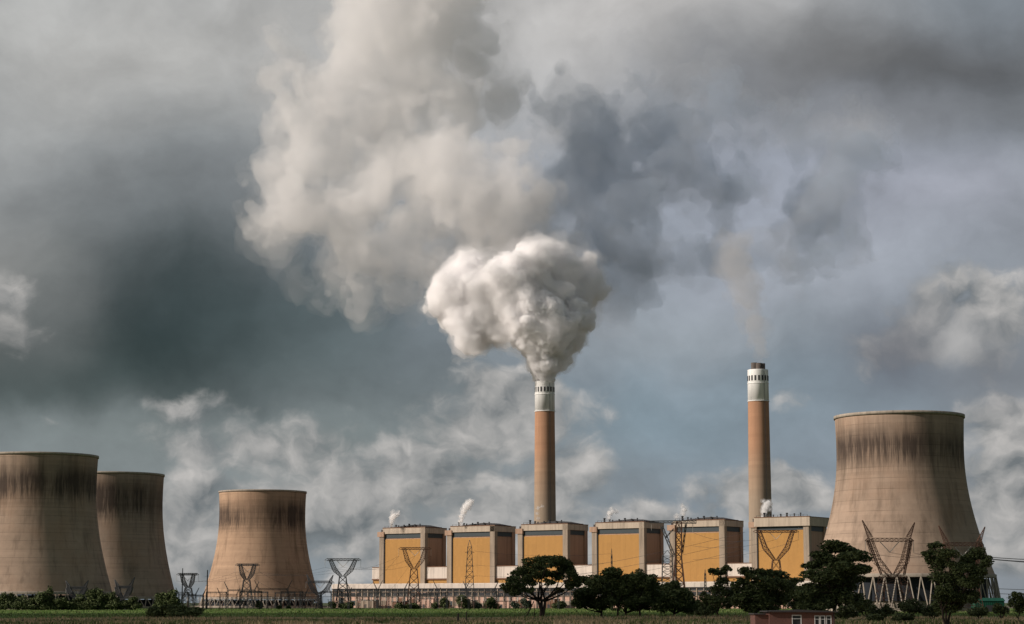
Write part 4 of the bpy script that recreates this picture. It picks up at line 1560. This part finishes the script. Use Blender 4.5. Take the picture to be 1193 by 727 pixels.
tree('bushy_tree', 'dark tree linking the wide tree with the tall layered tree', 'tree', (926, 719), [
    (922, 678, 12, 6), (930, 690, 16, 9), (918, 700, 16, 9), (938, 703, 14, 8)], seed=215, group=TG, density=1.2, fork=0.2)
tree('round_tree', 'tree with bare straight trunk, right in the dark clump before the fourth boiler house', 'tree', (745, 718.9), [
    (742, 671, 13, 7), (752, 676, 13, 8), (739, 684, 12, 9), (757, 686, 11, 9), (748, 697, 14, 7), (762, 694, 8, 8)], seed=12, group=TG, density=1.2, trunk_px=2.8)
tree('bushy_tree', 'dense rounded tree reaching the grass below the terminal tower', 'tree', (786, 718.2), [
    (783, 683, 13, 7), (776, 694, 14, 9), (793, 692, 13, 9), (803, 701, 9, 8), (785, 705, 20, 8), (770, 706, 10, 8), (800, 709, 10, 6)], seed=15, group=TG, density=1.35, fork=0.2)
tree('bushy_tree', 'thin topped tree with a flat high crown before the fifth boiler house right edge', 'tree', (838, 720), [
    (836, 666, 9, 5), (846, 663, 5, 3), (842, 676, 8, 5), (828, 664, 3, 2), (838, 688, 11, 7), (826, 700, 12, 8), (843, 702, 14, 9), (855, 693, 8, 8)], seed=18, group=TG, density=1.1, trunk_px=2.4)
tree('bushy_tree', 'wide dark tree below the last boiler house, crown meeting its neighbours', 'tree', (880, 720.5), [
    (868, 666, 10, 5), (878, 670, 12, 6), (900, 670, 16, 6), (890, 680, 20, 9), (866, 682, 12, 8), (912, 683, 12, 8), (880, 694, 18, 9), (903, 697, 18, 9), (862, 699, 14, 9), (886, 708, 22, 8)], seed=22, group=TG, density=1.3)
tree('layered_tree', 'tall layered dark tree overlapping the left edge of the right cooling tower', 'tree', (972, 722), [
    (974, 636, 17, 6), (986, 642, 14, 5), (958, 645, 12, 5), (990, 650, 20, 6), (966, 654, 20, 7), (944, 659, 9, 4), (982, 664, 24, 8), (956, 672, 20, 8), (990, 678, 18, 9), (968, 686, 26, 10), (940, 690, 16, 9), (985, 698, 24, 12), (950, 705, 24, 10)],
    seed=27, group=TG, density=1.25, trunk_px=5.0, fork=0.3)
tree('tall_tree', 'tall dark two headed tree hiding the second reddish pylon', 'tree', (1103, 729), [
    (1092, 635, 9, 5), (1085, 645, 9, 6), (1101, 645, 12, 7), (1138, 646, 12, 7), (1149, 655, 8, 7), (1129, 652, 9, 6), (1096, 657, 14, 8), (1116, 661, 14, 7), (1138, 664, 11, 8), (1104, 674, 18, 10), (1128, 678, 14, 9),
    (1098, 690, 13, 9), (1117, 694, 20, 10), (1108, 706, 18, 9), (1132, 695, 9, 8)], seed=31, stems=3, trunk_px=4.0, leaf=0.28, density=1.15, group=TG, fork=0.3)
tree('small_tree', 'small dark tree cut by the right edge', 'tree', (1186, 727), [
    (1184, 696, 9, 5), (1192, 700, 9, 6), (1178, 703, 6, 5), (1190, 709, 8, 6)], seed=35, leaf=0.26, group=TG, trunk_px=1.6)

BG = 'shrubs and bushes round the plant'
tree('bush', 'large sprawling dark bush mound in the field before the second cooling tower', 'bush', (200, 719.3), [
    (186, 713, 18, 6), (205, 710, 18, 7), (222, 713, 13, 5), (176, 716, 9, 4), (212, 716, 18, 4)], seed=41, leaf=0.35, group=BG, density=1.2, fork=0.1)
tree('shrub_tree', 'small dark tree rising behind the sprawling bush mound', 'tree', (192, 711.5), [
    (187, 697, 7, 6), (199, 695, 9, 6), (192, 703, 11, 6), (204, 703, 7, 6)], seed=43, leaf=0.55, group=BG, density=1.2)
HB = [(6, 699, 8, 8, 'at the left edge'), (22, 701, 9, 6, 'second from the left edge'), (38, 701, 8, 6, 'third from the left edge'), (54, 697, 9, 10, 'with a pointed top'), (72, 701, 9, 6, 'between the two small pylons and the pointed bush'),
      (91, 701, 9, 6, 'at the foot of the left small pylon'), (109, 695, 9, 11, 'tallest in the row'), (121, 699, 8, 8, 'right beside the tallest one'), (132, 699, 7, 7, 'below the right edge of the left tower'), (143, 703, 7, 4, 'low at the foot of the second small pylon'), (155, 702, 6, 5, 'last before the second tower columns')]
for k, (px, py, rx, ry, lab) in enumerate(HB):
    tree('bush', 'hedge bush under the left tower, ' + lab, 'bush', (px, 710.4), [(px, py, rx, ry), (px - rx * 0.5, py + ry * 0.5, rx * 0.7, ry * 0.6), (px + rx * 0.6, py + ry * 0.4, rx * 0.6, ry * 0.6), (px, 706.5, rx * 1.2, 4), (px + 3, 705, rx * 1.1, 4)], seed=50 + k, leaf=0.6, sub=6, group=BG, fork=0.1, density=1.3)
SB = [(302, 705, 5, 3.5, 'below the third cooling tower left half'), (325, 707, 3, 2, 'tiny, below the third cooling tower middle'), (336, 707.5, 2.5, 1.8, 'tiny, below the third cooling tower right half'), (387, 704.5, 5, 4, 'at the turbine hall left corner'),
      (404, 705, 8, 4, 'wide, below the turbine hall left end'), (465, 706, 6, 3, 'left one of the low row below the first boiler house'), (480, 706, 9, 3.5, 'middle one of the low row below the first boiler house'), (506, 705, 4, 3.5, 'small round, right of the low row'),
      (518, 703, 5.5, 5.5, 'round, left of the narrow mast'), (540, 702, 9, 6.5, 'largest, at the foot of the narrow mast'), (557, 705, 4, 4, 'pale, just right of the narrow mast'), (571, 702, 6, 6.5, 'round, left of the lone tree crown'), (579, 706.5, 4, 3, 'low, left of the lone tree'),
      (600, 705, 5, 4, 'grey green, under the lone tree left side'), (613, 703, 6, 5, 'grey green, behind the lone tree trunk'), (652, 704.5, 8, 4.5, 'wide, right of the lone tree trunk')]
for k, (px, py, rx, ry, lab) in enumerate(SB):
    tree('bush', 'bush at the plant edge, ' + lab, 'bush', (px, 709.4), [(px, py, rx, ry), (px + rx * 0.4, py + ry * 0.4, rx * 0.6, ry * 0.6)], mat='leaf_blue' if 'p' in lab[:2] or 'grey' in lab else 'leaf_green', seed=80 + k, leaf=0.65, sub=6, group=BG, fork=0.1, density=1.3)
RB = [(1008, 707, 12, 8, 719.5, 'left of the reddish pylon foot'), (1030, 712, 12, 6, 722, 'below the reddish pylon'), (1062, 705, 15, 9, 719.5, 'large and round, right of the reddish pylon foot'), (1085, 711, 10, 7, 722, 'left of the tall tree foot'),
      (1140, 712, 11, 6, 722, 'before the green shed'), (1165, 709, 9, 6, 721, 'right of the green shed'), (938, 716, 12, 5, 724, 'behind the brick house, left'), (985, 713, 14, 7, 723, 'right of the brick house'), (1020, 719, 10, 4, 726, 'lowest, right of the brick house'), (1052, 719, 12, 4, 727, 'low and dry, bottom middle of the right tower'), (820, 712, 10, 5, 720, 'low, left of the dark tree group')]
for k, (px, py, rx, ry, by, lab) in enumerate(RB):
    tree('bush', 'scrubby bush on the near field, ' + lab, 'bush', (px, by), [(px, py, rx * 0.8, ry), (px - rx * 0.5, py + ry * 0.4, rx * 0.6, ry * 0.6), (px + rx * 0.5, py + ry * 0.3, rx * 0.6, ry * 0.7)], mat='leaf_green', seed=120 + k, leaf=0.32, sub=6, group=BG, fork=0.1, density=1.1)

# dead branches leaning beside the lone tree
m = MB()
Yd = ground_y(718.7)
q = Vector((gx(618, Yd), Yd, 0))
for (a, b, r0) in (((622, 700), (613, 718.5), 0.22), ((623, 704), (622, 718.5), 0.16), ((614, 717), (605, 718.4), 0.14), ((618, 708), (611, 716), 0.1)):
    m.tube([at(a[0], a[1], Yd), at((a[0] + b[0]) / 2 + 0.6, (a[1] + b[1]) / 2, Yd), at(b[0], b[1], Yd)], [r0 * 0.5, r0 * 0.8, r0], 6)
tag(m.build('dead_branch', M['bark']), 'bare fallen limb propped against the left side of the lone tree', 'branch')

# ------------------------------------------------------------------ brick house, shed, fence, grass
def brick_house():
    Y = 240
    s = Y / FPX
    x0, x1 = gx(896, Y), gx(972, Y)
    z1 = at(930, 713.2, Y).z
    w = x1 - x0
    root = empty('brick_house', (x0, Y, 0))
    tag(root, 'red brick bungalow with dark flat roof and white framed windows', 'house')
    holes = [((922, 933), (716.4, 729)), ((948, 954), (717.2, 729)), ((954.6, 960.4), (717.2, 729)), ((961.5, 967.5), (717.2, 729))]
    hs = [((a - 896) * s, (b - 896) * s, at(930, d, Y).z, at(930, c, Y).z) for (a, b), (c, d) in holes]
    a = MB()
    zlo, zhi = min(h[2] for h in hs), max(h[3] for h in hs)
    cur = 0.0
    a.box(0, w, 0, 0.25, 0, zlo)
    a.box(0, w, 0, 0.25, zhi, z1)
    for (u0, u1, v0, v1) in sorted(hs):
        a.box(cur, u0, 0, 0.25, zlo, zhi)
        if zhi - v1 > 0.005:
            a.box(u0, u1, 0, 0.25, v1, zhi)
        cur = u1
    a.box(cur, w, 0, 0.25, zlo, zhi)
    a.box(0, 0.25, 0.25, 6, 0, z1); a.box(w - 0.25, w, 0.25, 6, 0, z1); a.box(0.25, w - 0.25, 5.75, 6, 0, z1)
    a.build('wall', M['brick'], root)
    a = MB(); a.box(-1.55, -0.003, 0.7, 5.6, 0, z1 - 0.28); a.build('side_wing', M['brick'], root)
    a = MB()
    i = len(a.v)
    a.v += [(-0.35, -0.4, z1 + 0.0), (w + 0.4, -0.4, z1 - 0.02), (w + 0.4, 6.4, z1 - 0.02), (-0.35, 6.4, z1 + 0.0),
            (-0.35, -0.4, z1 + 0.14), (w * 0.55, -0.4, z1 + 0.26), (w + 0.4, -0.4, z1 + 0.10), (w + 0.4, 6.4, z1 + 0.10), (w * 0.55, 6.4, z1 + 0.26), (-0.35, 6.4, z1 + 0.14)]
    a.f += [tuple(i + k for k in q) for q in ((0, 3, 2, 1), (0, 1, 6, 5, 4), (1, 2, 7, 6), (2, 3, 9, 8, 7), (3, 0, 4, 9), (4, 5, 8, 9), (5, 6, 7, 8))]
    a.build('roof', M['roof'], root)
    a = MB(); a.box(-1.75, -0.36, 0.4, 5.9, z1 - 0.275, z1 - 0.14); a.build('wing_roof', M['roof'], root)
    for k, (u0, u1, v0, v1) in enumerate(hs):
        f = MB()
        t_ = 0.075
        f.box(u0, u1, -0.03, 0.12, v0, v0 + t_); f.box(u0, u1, -0.03, 0.12, v1 - t_, v1)
        f.box(u0, u0 + t_, -0.03, 0.12, v0 + t_, v1 - t_); f.box(u1 - t_, u1, -0.03, 0.12, v0 + t_, v1 - t_)
        f.box(u0 + t_, u1 - t_, 0.0, 0.1, v0 + (v1 - v0) * 0.62, v0 + (v1 - v0) * 0.62 + 0.05)
        fo = f.build('window', M['white_paint'], root)
        g = MB(); g.box(u0 + t_, u1 - t_, 0.14, 0.16, v0 + t_, v1 - t_); g.build('pane', M['glass'], fo)
        if k in (0, 2):
            g = MB()
            n = 7
            for j in range(n):
                xx = u0 + t_ + (u1 - u0 - 2 * t_) * j / n
                g.box(xx + 0.01, xx + (u1 - u0 - 2 * t_) / n * 0.8, 0.17 + 0.02 * (j % 2), 0.2 + 0.02 * (j % 2), v0 + t_, v1 - t_)
            g.build('curtain', M['curtain'] if k == 0 else M['green'], fo)
        b = MB(); b.box(u0 - 0.06, u1 + 0.06, -0.1, -0.031, v0 - 0.07, v0); b.build('sill', M['concrete'], fo)
    a = MB(); a.bar((w - 0.12, -0.08, 0), (w - 0.12, -0.08, z1 - 0.05), 0.045, n=8); a.build('downpipe', M['dark'], root)


brick_house()

Yg = 1010
root = empty('green_shed', (gx(1153, Yg), Yg, 0))
tag(root, 'green sheet clad shed beneath the right edge of the right cooling tower', 'shed')
w = 34 * Yg / FPX / 2
zt = at(1150, 698, Yg).z
a = MB(); a.box(-w, w, 0, 8, 0, zt - 0.9); a.build('wall', M['green'], root)
a = MB()
i = len(a.v)
a.v += [(-w - .4, -.4, zt - .9), (w + .4, -.4, zt - .9), (w + .4, 8.4, zt - .9), (-w - .4, 8.4, zt - .9), (-w - .4, 4, zt + .6), (w + .4, 4, zt + .6)]
a.f += [tuple(i + k for k in q) for q in ((0, 1, 5, 4), (2, 3, 4, 5), (1, 2, 5), (3, 0, 4), (0, 3, 2, 1))]
a.build('roof', M['green'], root)
a = MB()
for k in range(15):
    x = -w + 2 * w * (k + 0.5) / 15
    a.box(x - 0.1, x + 0.1, -0.1, -0.003, 0, zt - 1.0)
a.build('cladding_rib', M['green'], root)
a = MB(); a.box(-1.8, 1.8, -0.16, -0.103, 0, 3.2); a.build('door', M['dark'], root)


def fence(label, px0, px1, Y, n, hgt_, seed, thick=0.075):
    r = random.Random(seed)
    root = empty('wire_fence', (gx(px0, Y), Y, 0))
    tag(root, label, 'fence', 'wire fences on the near field')
    L = gx(px1, Y) - gx(px0, Y)
    tops = []
    for k in range(n):
        x = L * (k + r.uniform(-0.18, 0.18)) / (n - 1)
        g = hgt(gx(px0, Y) + x, Y)
        h = hgt_ * r.uniform(0.85, 1.2)
        a = MB(); a.bar((0, 0, -0.3), (r.uniform(-0.07, 0.07), r.uniform(-0.05, 0.05), h), thick * r.uniform(0.8, 1.3), thick * 0.8, 6)
        a.build('post', M['wood'], root, loc=(x, 0, g))
        tops.append(Vector((x, 0, g)))
    a = MB()
    for f in (0.3, 0.6, 0.9):
        for p, q in zip(tops, tops[1:]):
            a.bar(p + Vector((0, -0.08, hgt_ * f)), q + Vector((0, -0.08, hgt_ * f)), 0.012, n=3, cap=False)
    a.build('wire', M['wire'], root)


fence('wire fence of thin posts along the left part of the dry grass', -20, 520, 505, 26, 1.25, 3)
fence('wire fence of closely set posts left of the brick house', 755, 878, 480, 17, 1.35, 5)
fence('wire fence of wide spaced posts in the middle of the dry grass', 548, 752, 520, 9, 1.2, 7)
for k, (px, top, Yp, ln, lab) in enumerate(((533.5, 715.2, 455, 0.12, 'thick dark gate post, left one of the pair standing in the dry grass'), (543.5, 713.4, 455, -0.03, 'taller thin gate post, right one of the pair standing in the dry grass'))):
    m = MB()
    zt = at(px, top, Yp).z
    r0 = 0.26 if k == 0 else 0.15
    m.tube([(0, 0, -0.2), (ln * 0.4, 0, zt * 0.5), (ln, 0, zt)], [r0, r0 * 0.9, r0 * 0.8], 8)
    o = m.build('gate_post', M['wood'], loc=(gx(px, Yp), Yp, hgt(gx(px, Yp), Yp)))
    tag(o, lab, 'post', 'gate posts')

# grass: blades and tussocks too many to count
def grass(name, label, n, y0, y1, hmin, hmax, mat, seed, wid):
    r = np.random.default_rng(seed)
    Yv = y0 + (y1 - y0) * r.random(n) ** 1.0
    px = r.uniform(-60, 1255, n)
    X = (px - PW / 2) / FPX * Yv
    clump = gnoise(np.stack([X * 0.06, Yv * 0.02, np.zeros(n)], 1), seed) * 0.5 + gnoise(np.stack([X * 0.3, Yv * 0.05, np.zeros(n)], 1), seed + 3) * 0.5
    keep = clump > -0.35
    X, Yv, clump = X[keep], Yv[keep], clump[keep]
    n = len(X)
    Z = np.array([hgt(a, b) for a, b in zip(X, Yv)])
    h = r.uniform(hmin, hmax, n) * (0.55 + 0.6 * np.clip(clump + 0.4, 0, 1.2))
    ang = r.uniform(0, PI, n)
    w = wid * r.uniform(0.5, 1.4, n)
    lean = r.normal(size=(n, 2)) * 0.22 * h[:, None]
    b = np.stack([X, Yv, Z - 0.05], 1)
    d = np.stack([np.cos(ang) * w, np.sin(ang) * w, np.zeros(n)], 1)
    t = b + np.stack([lean[:, 0], lean[:, 1], h], 1)
    V = np.stack([b - d, b + d, t + d * 0.25, t - d * 0.25], 1).reshape(-1, 3)
    o = link(name, np_mesh(name, V, np.arange(n * 4).reshape(n, 4), M[mat]))
    tag(o, label, 'grass', kind='stuff')


grass('dry_grass', 'tall dry tan grass along the bottom of the view', 38000, 410, 610, 0.3, 0.9, 'grass', 5, 0.10)
grass('weed_grass', 'patches of rank green weeds among the dry grass', 22000, 405, 560, 0.25, 0.9, 'grass_green', 17, 0.16)
grass('green_grass', 'green pasture grass in front of the power station', 26000, 600, 1500, 0.25, 0.7, 'grass_green', 9, 0.25)

# ------------------------------------------------------------------ an added cloud, unseen to the left, put there to shade the near field
rc = np.random.default_rng(77)
CLZ = 720.0
off = CLZ / math.tan(R(SUN_EL))
cxy = Vector((-off * math.cos(R(SUN_AZ)), 560 - off * math.sin(R(SUN_AZ)), CLZ))
root = empty('shade_cloud', cxy)
tag(root, 'added cloud out of view high to the left, shading the near field', 'cloud', kind='structure')
cs = []
for i in range(46):
    cs.append((np.array([cxy.x + rc.uniform(-520, 520), cxy.y + rc.uniform(-330, 300), CLZ + rc.uniform(-20, 60)]), rc.uniform(90, 150)))
cs += billows(rc, cs, 1, 4, 0.5)
smoke(root, cs, 22.0, [('core', 0.0, smoke_mat('shade_cloud', 0.003, (0.93, 0.93, 0.94)), [(160, 30, 40, 61)])], pad=90.0)
